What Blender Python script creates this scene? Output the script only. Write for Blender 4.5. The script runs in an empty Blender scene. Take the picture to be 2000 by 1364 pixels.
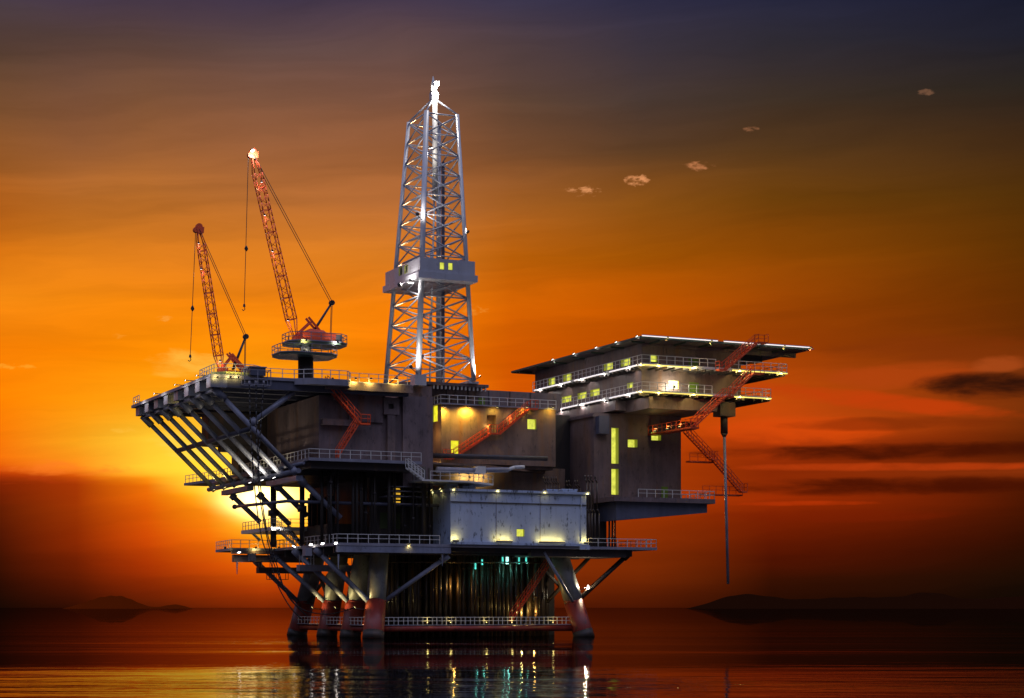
import bpy, math, random
from mathutils import Vector, Matrix
random.seed(7)
sc = bpy.context.scene
R = math.radians

# ------------------------------------------------------------------ camera
CAM_H, FPX, HOR = 3.9, 3600.0, 1187.0          # eye height, focal length and horizon of the 2000 px wide photograph
cam = bpy.data.cameras.new('camera'); cam.sensor_width = 36.0; cam.lens = FPX * 36.0 / 2000.0
cam.shift_y = (HOR - 682.0) / 2000.0; cam.clip_start = 0.5; cam.clip_end = 60000.0
camo = bpy.data.objects.new('camera', cam); sc.collection.objects.link(camo)
camo.location = (0, 0, CAM_H); camo.rotation_euler = (R(90), 0, 0); sc.camera = camo
sc.view_settings.view_transform = 'Standard'; sc.view_settings.look = 'None'
sc.view_settings.exposure = 0.0; sc.view_settings.gamma = 1.0
sc.cycles.max_bounces = 6; sc.cycles.diffuse_bounces = 3; sc.cycles.glossy_bounces = 4
sc.cycles.use_denoising = True
sc.cycles.sample_clamp_indirect = 6.0

# ------------------------------------------------------------------ world: sunset sky
def lin(c):
    return tuple(((x / 255.0) / 12.92 if x / 255.0 <= 0.04045 else ((x / 255.0 + 0.055) / 1.055) ** 2.4) for x in c) + (1.0,)

SUN_AZ, SUN_EL = -7.7, 3.1                       # degrees, left of straight ahead / above the horizon
world = bpy.data.worlds.new("World"); sc.world = world; world.use_nodes = True
wt = world.node_tree; wt.nodes.clear()
class N:
    """tiny node-graph helper"""
    def __init__(s, t): s.t = t
    def new(s, k, **kw):
        n = s.t.nodes.new(k)
        for a, b in kw.items(): setattr(n, a, b)
        return n
    def put(s, sock, v):
        if isinstance(v, bpy.types.NodeSocket): s.t.links.new(v, sock)
        else: sock.default_value = v
    def m(s, op, a, b=0.0, c=0.0, clamp=False):
        n = s.new('ShaderNodeMath', operation=op, use_clamp=clamp)
        for i, x in enumerate((a, b, c)): s.put(n.inputs[i], x)
        return n.outputs[0]
    def mr(s, v, a, b, c=0.0, d=1.0, kind='LINEAR'):
        n = s.new('ShaderNodeMapRange', interpolation_type=kind)
        for i, x in enumerate((v, a, b, c, d)): s.put(n.inputs[i], x)
        return n.outputs[0]
    def mix(s, f, a, b, mode='MIX'):
        n = s.new('ShaderNodeMix', data_type='RGBA', blend_type=mode)
        s.put(n.inputs[0], f); s.put(n.inputs[6], a); s.put(n.inputs[7], b)
        return n.outputs[2]
    def xyz(s, x, y, z):
        n = s.new('ShaderNodeCombineXYZ')
        for i, q in enumerate((x, y, z)): s.put(n.inputs[i], q)
        return n.outputs[0]
    def noise(s, vec, scale, detail=3.0, rough=0.5, dist=0.0):
        n = s.new('ShaderNodeTexNoise'); s.put(n.inputs['Vector'], vec); s.put(n.inputs['Scale'], scale)
        s.put(n.inputs['Detail'], detail); s.put(n.inputs['Roughness'], rough); s.put(n.inputs['Distortion'], dist)
        return n.outputs[0]
    def ramp(s, f, stops, interp='LINEAR'):
        n = s.new('ShaderNodeValToRGB'); e = n.color_ramp; e.interpolation = interp
        while len(e.elements) < len(stops): e.elements.new(0.5)
        for i, (p, c) in enumerate(stops): e.elements[i].position = p; e.elements[i].color = c
        s.put(n.inputs[0], f); return n.outputs[0]
w = N(wt)
tc = w.new('ShaderNodeTexCoord'); sp = w.new('ShaderNodeSeparateXYZ'); wt.links.new(tc.outputs['Generated'], sp.inputs[0])
dx, dy, dz = sp.outputs
az = w.m('MULTIPLY', w.m('ARCTAN2', dx, dy), 180 / math.pi)
el = w.m('MULTIPLY', w.m('ARCSINE', dz), 180 / math.pi)
# slow wavering of the banks of cloud, and long thin streaks that climb to the right
n1 = w.noise(w.xyz(w.m('MULTIPLY', az, 0.10), w.m('MULTIPLY', el, 0.55), 3.1), 1.0, 5.0, 0.55)
st = w.m('SUBTRACT', el, w.m('MULTIPLY', az, 0.085))
st = w.m('ADD', st, w.m('MULTIPLY', w.m('SUBTRACT', n1, 0.5), 2.2))
n2 = w.noise(w.xyz(w.m('MULTIPLY', az, 0.05), w.m('MULTIPLY', st, 0.62), 8.7), 1.0, 6.0, 0.55)
elw = w.m('ADD', el, w.m('MULTIPLY', w.m('SUBTRACT', n1, 0.5), 0.75))
t = w.m('DIVIDE', elw, 24.0, clamp=True)
def Y(y): return max(0.0, math.degrees(math.atan((HOR - y) / FPX)) / 24.0)
ST = [
 (-15.5, [(1187,(26,9,3)),(1100,(60,16,2)),(1050,(78,21,3)),(1000,(96,28,3)),(958,(122,34,4)),(945,(165,50,6)),(930,(215,80,8)),(905,(252,120,12)),(800,(252,130,2)),(700,(248,128,4)),(600,(246,138,18)),(520,(226,122,20)),(450,(190,102,26)),(350,(150,87,36)),(250,(120,77,46)),(150,(92,66,52)),(50,(72,58,64)),(0,(62,52,75)),(-300,(40,40,75))]),
 (-13.3, [(1187,(50,14,3)),(1100,(112,31,3)),(1050,(135,40,3)),(1000,(150,50,4)),(955,(165,54,5)),(940,(205,80,8)),(922,(252,140,26)),(880,(255,165,28)),(800,(255,150,10)),(700,(252,134,3)),(600,(246,137,15)),(500,(224,126,28)),(400,(178,104,42)),(300,(140,86,49)),(200,(112,75,55)),(100,(86,64,59)),(0,(62,52,74)),(-300,(40,40,75))]),
 (-11.2, [(1187,(84,26,4)),(1150,(125,36,4)),(1100,(172,52,4)),(1050,(205,72,5)),(1000,(222,90,6)),(955,(238,112,8)),(940,(246,140,16)),(925,(255,195,48)),(870,(255,200,50)),(800,(255,165,18)),(700,(255,142,2)),(600,(246,136,12)),(500,(226,128,32)),(400,(186,110,44)),(300,(150,92,50)),(200,(120,80,56)),(100,(90,66,60)),(0,(62,52,73)),(-300,(40,40,75))]),
 (-9.4,  [(1187,(102,30,4)),(1150,(152,47,4)),(1100,(208,74,5)),(1050,(240,108,8)),(1000,(250,138,12)),(972,(255,165,18)),(952,(255,212,58)),(900,(255,210,58)),(850,(255,196,50)),(780,(255,168,20)),(700,(255,146,5)),(600,(246,135,12)),(500,(227,129,33)),(400,(187,111,48)),(300,(151,93,53)),(200,(123,82,60)),(100,(93,69,64)),(0,(63,52,73)),(-300,(40,40,75))]),
 (-7.7,  [(1187,(118,34,4)),(1150,(178,58,5)),(1100,(238,96,6)),(1060,(255,145,14)),(1030,(255,190,36)),(1005,(255,222,66)),(955,(255,234,80)),(910,(255,216,66)),(850,(255,200,60)),(780,(255,172,25)),(700,(255,148,8)),(600,(246,134,12)),(500,(228,130,34)),(400,(188,112,52)),(300,(152,94,56)),(200,(126,85,64)),(100,(96,72,68)),(0,(64,53,73)),(-300,(40,40,75))]),
 (-3.5,  [(1187,(95,28,4)),(1100,(190,62,4)),(1030,(245,120,10)),(960,(255,160,25)),(850,(255,150,15)),(700,(246,124,2)),(600,(244,128,8)),(500,(228,130,36)),(400,(188,112,56)),(300,(150,92,54)),(200,(126,84,64)),(100,(100,74,70)),(0,(64,53,73)),(-300,(38,38,72))]),
 (0.0,   [(1187,(80,24,4)),(1100,(140,48,4)),(1000,(170,60,4)),(850,(205,80,4)),(700,(214,90,0)),(600,(206,95,2)),(500,(195,100,10)),(450,(185,100,24)),(400,(165,95,35)),(300,(120,76,46)),(200,(95,68,53)),(100,(80,62,63)),(0,(58,52,73)),(-300,(34,36,70))]),
 (4.0,   [(1187,(70,20,3)),(1100,(122,42,4)),(1000,(158,54,4)),(850,(190,68,4)),(700,(188,76,0)),(600,(184,80,0)),(500,(165,85,5)),(400,(140,80,20)),(300,(96,63,36)),(200,(72,56,50)),(100,(58,50,60)),(0,(45,43,66)),(-300,(28,32,64))]),
 (8.0,   [(1187,(34,10,2)),(1130,(50,14,2)),(1080,(82,20,2)),(1020,(122,32,2)),(980,(160,46,4)),(955,(135,40,4)),(900,(142,42,5)),(865,(165,52,8)),(840,(208,74,12)),(770,(186,72,8)),(700,(166,66,5)),(600,(156,68,3)),(500,(140,70,4)),(400,(112,65,12)),(300,(85,55,26)),(200,(62,48,38)),(100,(46,42,50)),(0,(36,37,60)),(-300,(24,28,58))]),
 (15.5,  [(1187,(14,9,4)),(1120,(30,12,3)),(1060,(50,14,2)),(1000,(70,20,2)),(950,(82,25,3)),(925,(135,48,10)),(900,(92,30,4)),(880,(78,25,3)),(845,(112,42,6)),(810,(124,50,9)),(760,(105,42,9)),(730,(120,50,12)),(680,(110,46,5)),(600,(106,49,3)),(500,(95,50,4)),(400,(80,47,9)),(300,(63,40,20)),(200,(45,38,32)),(100,(30,30,42)),(0,(22,25,45)),(-300,(16,20,44))]),
]
col = None
for i, (a, stops) in enumerate(ST):
    r = w.ramp(t, [(Y(y), lin(c)) for y, c in stops])
    col = r if col is None else w.mix(w.mr(az, ST[i-1][0], a), col, r)
# streaks: lighter and darker drifts
n3 = w.noise(w.xyz(w.m('MULTIPLY', az, 0.13), w.m('MULTIPLY', st, 2.1), 4.4), 1.0, 6.0, 0.6)
k = w.m('MULTIPLY', w.mr(n2, 0.30, 0.70, 0.84, 1.15), w.mr(n3, 0.3, 0.7, 0.955, 1.045))
col = w.mix(1.0, col, w.xyz(k, k, k), 'MULTIPLY')
# soft clouds: (azimuth, elevation, half width, half height, colour, strength)
fn = w.noise(w.xyz(w.m('MULTIPLY', az, 3.2), w.m('MULTIPLY', el, 7.0), 1.3), 1.0, 6.0, 0.60, 0.3)
fn2 = w.noise(w.xyz(w.m('MULTIPLY', az, 0.45), w.m('MULTIPLY', el, 1.7), 5.3), 1.0, 6.0, 0.58, 0.3)
def cloud(col, px, py, hw, hh, c, s, big=False, tilt=0.0):
    a0 = math.degrees(math.atan((px - 1000) / FPX)); e0 = math.degrees(math.atan((HOR - py) / FPX))
    da = w.m('SUBTRACT', az, a0)
    de = w.m('SUBTRACT', w.m('SUBTRACT', el, e0), w.m('MULTIPLY', da, tilt))
    q = w.m('ADD', w.m('POWER', w.m('DIVIDE', da, hw / 62.8), 2.0), w.m('POWER', w.m('DIVIDE', de, hh / 62.8), 2.0))
    body = w.mr(q, 0.0, 1.0, 1.0, 0.0, 'SMOOTHSTEP')
    soft = big == 'soft'
    f = w.mr(w.m('ADD', w.m('MULTIPLY', w.m('SUBTRACT', fn2 if big else fn, 0.5), 2.2 if soft else 4.2), body), 0.15 if soft else 0.45, 1.25 if soft else 1.5, 0.0, s, 'SMOOTHSTEP')
    return w.mix(w.m('MULTIPLY', f, w.mr(body, 0.0, 0.35)), col, lin(c))
for a in [(1140,374,44,14,(225,150,95),.9),(1243,355,34,15,(228,150,95),.95),(1365,329,42,12,(190,120,75),.85),(1465,260,22,9,(150,98,66),.7),
          (1808,205,20,9,(120,84,62),.8),(930,606,36,16,(238,150,50),.6),(318,632,24,9,(255,172,70),.5),(230,668,22,8,(255,165,50),.4),(30,733,50,9,(255,170,45),.6),(240,848,40,8,(255,190,60),.5)]:
    col = cloud(col, *a)
for a in [(370,720,120,48,(255,192,70),.7,True,0.0),(120,925,260,22,(255,125,35),.75,True,-.02),(60,945,240,14,(190,60,15),.6,True,0.0),
          (400,865,150,60,(255,222,96),.7,True,0.0),(690,760,120,20,(255,176,60),.5,True,0.0),
          (1860,700,330,40,(128,50,8),.6,'soft',-.05),(1760,742,200,34,(176,66,14),.85,'soft',.05),(1950,727,70,22,(168,72,24),.8,'soft',.06),(1920,768,170,34,(38,15,8),.95,'soft',-.04),
          (1700,790,420,24,(196,62,10),.85,'soft',-.13),(1560,845,230,40,(214,72,10),.9,'soft',-.05),(1760,835,300,18,(120,40,6),.6,'soft',0.0),
          (1740,888,480,22,(66,17,3),.9,'soft',0.0),(1760,918,460,11,(186,60,12),.85,'soft',-.01),(1580,986,210,7,(184,52,6),.8,'soft',0.0),(1760,955,470,24,(66,15,2),.85,'soft',0.0),(1620,1010,300,18,(120,30,3),.5,'soft',0.0)]:
    col = cloud(col, *a)
# the glare round the sun, cut below by a bank of cloud that falls away to the right
ga = w.m('SUBTRACT', az, SUN_AZ); ge = w.m('SUBTRACT', el, SUN_EL + 0.25)
g1 = w.m('EXPONENT', w.m('MULTIPLY', w.m('ADD', w.m('POWER', w.m('DIVIDE', ga, 0.95), 2.0), w.m('POWER', w.m('DIVIDE', ge, 0.50), 2.0)), -1.0))
g2 = w.m('EXPONENT', w.m('MULTIPLY', w.m('ADD', w.m('POWER', w.m('DIVIDE', ga, 2.6), 2.0), w.m('POWER', w.m('DIVIDE', ge, 1.9), 2.0)), -1.0))
lay = w.m('ADD', w.m('SUBTRACT', el, 2.75), w.m('MULTIPLY', w.m('ADD', ga, 0.9), 0.42))
lay = w.m('ADD', lay, w.m('MULTIPLY', w.m('SUBTRACT', n1, 0.5), 1.2))
cut = w.mr(lay, -0.35, 0.35, 0.12, 1.0, 'SMOOTHSTEP')
def addc(col, f, c): return w.mix(1.0, col, w.mix(f, (0, 0, 0, 1), c), 'ADD')
col = addc(col, w.m('MULTIPLY', w.m('MULTIPLY', g1, cut), 1.0), (3.0, 2.5, 1.25, 1))
col = addc(col, w.m('MULTIPLY', w.m('MULTIPLY', g2, cut), 1.0), (0.55, 0.22, 0.0, 1))
# away from the sunset the sky is a dull blue dusk: this is what lights the side of the platform we see
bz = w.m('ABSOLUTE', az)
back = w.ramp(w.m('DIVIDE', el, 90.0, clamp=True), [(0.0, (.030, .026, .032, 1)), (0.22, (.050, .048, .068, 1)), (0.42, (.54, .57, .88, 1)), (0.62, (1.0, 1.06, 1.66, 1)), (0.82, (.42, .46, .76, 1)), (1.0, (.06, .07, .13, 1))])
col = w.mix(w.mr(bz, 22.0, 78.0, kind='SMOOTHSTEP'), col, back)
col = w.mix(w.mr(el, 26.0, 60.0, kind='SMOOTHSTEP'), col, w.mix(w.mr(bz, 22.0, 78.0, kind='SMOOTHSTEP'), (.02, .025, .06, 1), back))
bg = w.new('ShaderNodeBackground'); wt.links.new(col, bg.inputs[0]); bg.inputs[1].default_value = 1.0
out = w.new('ShaderNodeOutputWorld'); wt.links.new(bg.outputs[0], out.inputs[0])
world.cycles.sampling_method = 'MANUAL'; world.cycles.sample_map_resolution = 1024

# ------------------------------------------------------------------ sun, low behind the rig
sl = bpy.data.lights.new('sun', 'SUN'); sl.energy = 0.8; sl.angle = R(0.5); sl.color = (1.0, 0.62, 0.28)
so = bpy.data.objects.new('sun', sl); sc.collection.objects.link(so)
LAMP_AZ = -4.1                                  # the disc itself stands behind the dark core of the rig
sd = Vector((math.sin(R(LAMP_AZ)) * math.cos(R(SUN_EL)), math.cos(R(LAMP_AZ)) * math.cos(R(SUN_EL)), math.sin(R(SUN_EL))))
so.rotation_euler = (-sd).to_track_quat('-Z', 'Y').to_euler(); so.location = sd * 500 + Vector((0, 240, 0))

# ------------------------------------------------------------------ the platform's own axes: u to the right and away, v to the left and away
TH = R(25.0); CC, SS = math.cos(TH), math.sin(TH)
Y0 = 240.0; X0 = (880 - 1000) / FPX * Y0
def W(p): return Vector((X0 + p[0] * CC - p[1] * SS, Y0 + p[0] * SS + p[1] * CC, p[2]))
def at(px, py, u=None, v=None, z=None):
    """point of the platform seen at a pixel of the photograph, lying on one of its planes"""
    a = (px - 1000.0) / FPX; b = (HOR - py) / FPX
    if z is not None: k = (z - CAM_H) / b
    elif u is not None: k = (u + X0 * CC + Y0 * SS) / (a * CC + SS)
    else: k = (v - X0 * SS + Y0 * CC) / (-a * SS + CC)
    X, Yd = k * a - X0, k - Y0
    return Vector((X * CC + Yd * SS, -X * SS + Yd * CC, CAM_H + b * k))
V = Vector

# ------------------------------------------------------------------ materials
MATS = {}
def steel(name, base, rough=0.55, var=0.35, streak=True, rust=0.0, spots=0.0, metal=0.0, scale=0.28, spec=0.4):
    """painted steel or plate: blotches, vertical run marks, rust and dark specks that belong to the surface"""
    m = bpy.data.materials.new(name); m.use_nodes = True; n = N(m.node_tree)
    b = m.node_tree.nodes['Principled BSDF']
    o = n.new('ShaderNodeTexCoord').outputs['Object']
    sx = n.new('ShaderNodeSeparateXYZ'); n.put(sx.inputs[0], o)
    blot = n.noise(o, scale, 5, 0.6)
    v = n.xyz(n.m('MULTIPLY', sx.outputs[0], .62), n.m('MULTIPLY', sx.outputs[1], .62), n.m('MULTIPLY', sx.outputs[2], 0.07))
    stk = n.noise(v, 1.6, 6, 0.68)
    f = n.mr(n.m('ADD', n.m('MULTIPLY', blot, 0.55), n.m('MULTIPLY', stk, 0.45 if streak else 0.0)), 0.30 if streak else .15, 0.68 if streak else .4)
    c = n.mix(f, tuple(x * (1 - var) for x in base) + (1,), tuple(min(1, x * (1 + var)) for x in base) + (1,))
    if rust:
        rn = n.noise(v, 0.9, 6, 0.65)
        c = n.mix(n.m('MULTIPLY', n.mr(rn, 0.52, 0.72), rust), c, (0.22, 0.10, 0.035, 1))
    if spots:
        s1 = n.noise(n.xyz(n.m('MULTIPLY', sx.outputs[0], 1.0), n.m('MULTIPLY', sx.outputs[1], 1.0), n.m('MULTIPLY', sx.outputs[2], 0.45)), 1.9, 4, 0.65)
        s2 = n.noise(o, 0.5, 2, 0.5)
        c = n.mix(n.m('MULTIPLY', n.mr(n.m('ADD', s1, n.m('MULTIPLY', s2, 0.35)), 0.74, 0.86), spots), c, (0.02, 0.017, 0.014, 1))
    n.put(b.inputs['Base Color'], c); b.inputs['Metallic'].default_value = metal
    n.put(b.inputs['Roughness'], n.mr(blot, 0.3, 0.7, max(0.05, rough - 0.12), min(1, rough + 0.12)))
    b.inputs['Specular IOR Level'].default_value = spec
    bm = n.new('ShaderNodeBump'); bm.inputs['Strength'].default_value = 0.25; bm.inputs['Distance'].default_value = 0.03
    n.put(bm.inputs['Height'], n.noise(o, 4.0, 4, 0.6)); n.put(b.inputs['Normal'], bm.outputs[0])
    MATS[name] = m; return m
def glow(name, c, s):
    m = bpy.data.materials.new(name); m.use_nodes = True; b = m.node_tree.nodes['Principled BSDF']
    b.inputs['Base Color'].default_value = (*c, 1); b.inputs['Emission Color'].default_value = (*c, 1); b.inputs['Emission Strength'].default_value = s
    MATS[name] = m; return m
def pane(name, c, s):
    """lit room behind a dirty window: slightly uneven glow"""
    m = bpy.data.materials.new(name); m.use_nodes = True; n = N(m.node_tree); b = m.node_tree.nodes['Principled BSDF']
    o = n.new('ShaderNodeTexCoord').outputs['Object']
    f = n.mr(n.noise(o, 1.3, 4, 0.6), 0.3, 0.7, 0.62, 1.12)
    n.put(b.inputs['Emission Strength'], n.m('MULTIPLY', f, s)); b.inputs['Emission Color'].default_value = (*c, 1)
    b.inputs['Base Color'].default_value = (.1, .1, .05, 1); b.inputs['Roughness'].default_value = 0.2
    MATS[name] = m; return m
steel('wall', (.135, .098, .100), rust=.55, spots=.5, var=.5)
steel('wall_warm', (.15, .10, .08), rust=.85, spots=.5, var=.5)
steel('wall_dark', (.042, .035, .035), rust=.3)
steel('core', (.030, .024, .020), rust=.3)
steel('pale_plate', (.36, .43, .55), rust=.12, spots=.8, var=.16, rough=.6)
steel('blue_grey', (.17, .185, .245), rust=.12, spots=.3, rough=.42, spec=.6)
steel('blue_dark', (.075, .08, .115), rust=.1, rough=.45)
steel('deck_grey', (.20, .20, .24), rust=.15, spots=.2, rough=.5)
steel('derrick', (.36, .37, .41), rust=.06, var=.15, rough=.32, spec=.7)
steel('rail', (.55, .54, .50), rust=.1, var=.12, rough=.4)
steel('orange', (.62, .075, .02), rust=.15, var=.25, rough=.45)
steel('red_crane', (.72, .095, .035), rust=.1, var=.25, rough=.45)
steel('leg_grey', (.18, .185, .18), rust=.45, spots=.5, rough=.4, spec=.6)
steel('leg_red', (.21, .024, .015), rust=.4, spots=.7, rough=.45)
steel('pipe_rust', (.040, .026, .017), rust=.3, rough=.36, spec=.5)
steel('cable', (.03, .028, .03), streak=False, rough=.6)
steel('green_paint', (.05, .078, .056), rough=.5)
steel('door_green', (.12, .21, .02), var=.15, rough=.5)
steel('olive_dark', (.04, .06, .012), rough=.5)
steel('sill_yellow', (.55, .58, .16), var=.12, rough=.6)
steel('pink_paint', (.5, .12, .14), rough=.5)
pane('pane_yellow', (.83, .85, .10), 1.0)
pane('pane_door', (.95, .88, .03), 1.0)
pane('pane_white', (1.0, .95, .60), 3.5)
pane('pane_amber', (.90, .50, .04), 0.9)
glow('lens_warm', (1.0, .80, .28), 3.5)
glow('lens_white', (1.0, .93, .88), 9.0)
glow('lens_teal', (.12, .80, .66), .8)
glow('lens_teal_bright', (.55, 1.0, .92), 1.3)
glow('strip_yellow', (1.0, .82, .16), 1.1)
glow('strip_white', (1.0, .90, .86), 1.0)

# ------------------------------------------------------------------ mesh building
class MB:
    def __init__(s): s.v = []; s.f = []
    def add(s, vs, fs):
        b = len(s.v); s.v += [tuple(x) for x in vs]; s.f += [tuple(b + i for i in f) for f in fs]; return s
    def box(s, u0, u1, v0, v1, z0, z1):
        u0, u1 = min(u0, u1), max(u0, u1); v0, v1 = min(v0, v1), max(v0, v1); z0, z1 = min(z0, z1), max(z0, z1)
        return s.add([(u0,v0,z0),(u1,v0,z0),(u1,v1,z0),(u0,v1,z0),(u0,v0,z1),(u1,v0,z1),(u1,v1,z1),(u0,v1,z1)],
                     [(0,3,2,1),(4,5,6,7),(0,1,5,4),(1,2,6,5),(2,3,7,6),(3,0,4,7)])
    def prism(s, poly, z0, z1):
        a = sum(poly[i][0]*poly[(i+1)%len(poly)][1]-poly[(i+1)%len(poly)][0]*poly[i][1] for i in range(len(poly)))
        if a < 0: poly = poly[::-1]
        n = len(poly)
        return s.add([(p[0],p[1],z0) for p in poly]+[(p[0],p[1],z1) for p in poly],
                     [tuple(range(n))[::-1], tuple(range(n,2*n))]+[(i,(i+1)%n,(i+1)%n+n,i+n) for i in range(n)])
    def hull8(s, lo, hi): return s.add(list(lo)+list(hi), [(0,3,2,1),(4,5,6,7),(0,1,5,4),(1,2,6,5),(2,3,7,6),(3,0,4,7)])
    def tube(s, p, q, r, n=8, r2=None, roll=0.0):
        p, q = V(p), V(q); d = (q-p).normalized(); r2 = r if r2 is None else r2
        a = d.cross(V((0,0,1)) if abs(d.z) < .95 else V((1,0,0))).normalized(); b = d.cross(a)
        vs = []
        for c, rr in ((p, r), (q, r2)):
            for i in range(n):
                t = 2*math.pi*i/n + roll; vs.append(c + (a*math.cos(t)+b*math.sin(t))*rr)
        return s.add(vs, [tuple(range(n)), tuple(range(n,2*n))[::-1]]+[(i,i+n,(i+1)%n+n,(i+1)%n) for i in range(n)])
    def bar(s, p, q, w): return s.tube(p, q, w*.7071, 4, roll=math.pi/4)
    def path(s, pts, r, n=6):
        for a, b in zip(pts, pts[1:]): s.tube(a, b, r, n)
        return s
    def rail(s, pts, h=1.1, step=1.5, w=.075, closed=False):
        """deck railing along a line of deck-edge points: posts, top rail, knee rail and kick plate"""
        pts = [V(p) for p in pts]
        if closed: pts = pts + [pts[0]]
        for a, b in zip(pts, pts[1:]):
            L = (b-a).length; k = max(1, round(L/step))
            for z, ww in ((h, w), (h*.52, w*.85)): s.bar(a+V((0,0,z)), b+V((0,0,z)), ww)
            for i in range(k+1):
                c = a.lerp(b, i/k); s.bar(c, c+V((0,0,h)), w)
        return s
    def build(s, name, mat, parent=None, o=None, smooth=False):
        o = V(o) if o is not None else (V(parent['o']) if parent is not None and 'o' in parent else V((0,0,0)))
        me = bpy.data.meshes.new(name); me.from_pydata([tuple(V(x)-o) for x in s.v], [], s.f); me.update()
        if smooth:
            me.polygons.foreach_set('use_smooth', [len(p.vertices) == 4 for p in me.polygons])
        ob = bpy.data.objects.new(name, me); sc.collection.objects.link(ob)
        me.materials.append(MATS[mat] if isinstance(mat, str) else mat)
        ORG[ob.name] = o
        if parent is not None: ob.parent = parent
        else: ob.location = W(o); ob.rotation_euler = (0, 0, TH)
        return ob
ORG = {}
def tag(ob, label, cat, group=None):
    ob['label'] = label; ob['category'] = cat
    if group: ob['group'] = group
    return ob
def thing(name, label, cat, o, group=None):
    e = bpy.data.objects.new(name, None); sc.collection.objects.link(e); e.empty_display_size = 0.5
    e.location = W(o); e.rotation_euler = (0, 0, TH); ORG[e.name] = V(o)
    return tag(e, label, cat, group)
def part(mb, name, mat, parent, smooth=False): return mb.build(name, mat, parent, ORG[parent.name], smooth)

def holed(mb, axis, c, a0, a1, z0, z1, holes, sgn=-1):
    """a wall face with openings: axis 'v' faces the viewer, axis 'u' faces left"""
    A = sorted({a0, a1, *[h[0] for h in holes], *[h[1] for h in holes]}); Z = sorted({z0, z1, *[h[2] for h in holes], *[h[3] for h in holes]})
    for i in range(len(A)-1):
        for j in range(len(Z)-1):
            x, y = (A[i]+A[i+1])/2, (Z[j]+Z[j+1])/2
            if any(h[0] < x < h[1] and h[2] < y < h[3] for h in holes): continue
            q = [(A[i],Z[j]),(A[i+1],Z[j]),(A[i+1],Z[j+1]),(A[i],Z[j+1])]
            if axis == 'v': mb.add([(a, c, z) for a, z in q], [(0,1,2,3)])
            else: mb.add([(c, a, z) for a, z in q], [(3,2,1,0)])
def window(parent, axis, c, h, depth=.45, pm='pane_yellow', fm='sill_yellow', name='window'):
    a0, a1, z0, z1 = h; m = MB(); d = c + depth
    P = (lambda a, k, z: (a, k, z)) if axis == 'v' else (lambda a, k, z: (k, a, z))
    for (p, q) in (((a0,z0),(a1,z0)),((a1,z0),(a1,z1)),((a1,z1),(a0,z1)),((a0,z1),(a0,z0))):
        m.add([P(p[0],c-.03,p[1]),P(q[0],c-.03,q[1]),P(q[0],d,q[1]),P(p[0],d,p[1])], [(0,1,2,3)])
    w = part(m, name, fm, parent)
    g = MB(); g.add([P(a0,d-.004,z0),P(a1,d-.004,z0),P(a1,d-.004,z1),P(a0,d-.004,z1)], [(0,1,2,3)])
    mb = g.build('pane', pm, w, ORG[parent.name]); return w
def block(parent, u0, u1, v0, v1, z0, z1, mat, fh=(), lh=(), name='wall'):
    m = MB(); holed(m, 'v', v0, u0, u1, z0, z1, list(fh)); holed(m, 'u', u0, v0, v1, z0, z1, list(lh))
    m.add([(u1,v0,z0),(u1,v1,z0),(u1,v1,z1),(u1,v0,z1)], [(0,1,2,3)]); m.add([(u0,v1,z0),(u1,v1,z0),(u1,v1,z1),(u0,v1,z1)], [(3,2,1,0)])
    m.add([(u0,v0,z1),(u1,v0,z1),(u1,v1,z1),(u0,v1,z1)], [(0,1,2,3)]); m.add([(u0,v0,z0),(u1,v0,z0),(u1,v1,z0),(u0,v1,z0)], [(3,2,1,0)])
    return part(m, name, mat, parent)
def hole(axis, c, x0, x1, y0, y1):
    """opening from the photograph's pixel rectangle, on the plane of a wall"""
    k = 'v' if axis == 'v' else 'u'; i = 0 if axis == 'v' else 1
    a = at(x0, (y0+y1)/2, **{k: c})[i]; b = at(x1, (y0+y1)/2, **{k: c})[i]
    xm = (x0+x1)/2; z0 = at(xm, y1, **{k: c})[2]; z1 = at(xm, y0, **{k: c})[2]
    return (min(a, b), max(a, b), z0, z1)

# a lamp: housing, lens and the light it gives
NL = 0
def lamp(p, d, label, power=120, color=(1, .78, .30), size=.45, lens='lens_warm', group='deck floodlights', cone=150, name='floodlight', off=.35, arm=None):
    p = V(p); d = V(d).normalized(); t = thing(name, label, 'lamp', p, group)
    a = d.cross(V((0,0,1)) if abs(d.z) < .9 else V((1,0,0))).normalized(); b = d.cross(a); s = size/2
    def fr(k, s): return [p + d*k + a*s*i + b*s*j for i, j in ((-1,-1),(1,-1),(1,1),(-1,1))]
    m = MB(); m.hull8(fr(-s*.9, s*.5), fr(0.0, s)); part(m, 'housing', 'cable', t)
    m = MB(); m.hull8(fr(0.004, s*.86), fr(s*.25, s*.8)); part(m, 'lens', lens, t)
    if arm is not None:
        m = MB(); m.tube(p - d*size*.4, V(arm), .055, 6); part(m, 'arm', 'cable', t, True)
    l = bpy.data.lights.new('lamp_light', 'SPOT' if cone < 175 else 'POINT'); l.energy = power; l.color = color; l.shadow_soft_size = .15
    if cone < 175: l.spot_size = R(cone); l.spot_blend = .7
    lo = bpy.data.objects.new('lamp_light', l); sc.collection.objects.link(lo); lo.parent = t
    lo.location = d * off; lo.rotation_euler = d.to_track_quat('-Z', 'Y').to_euler()
    return t
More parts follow.
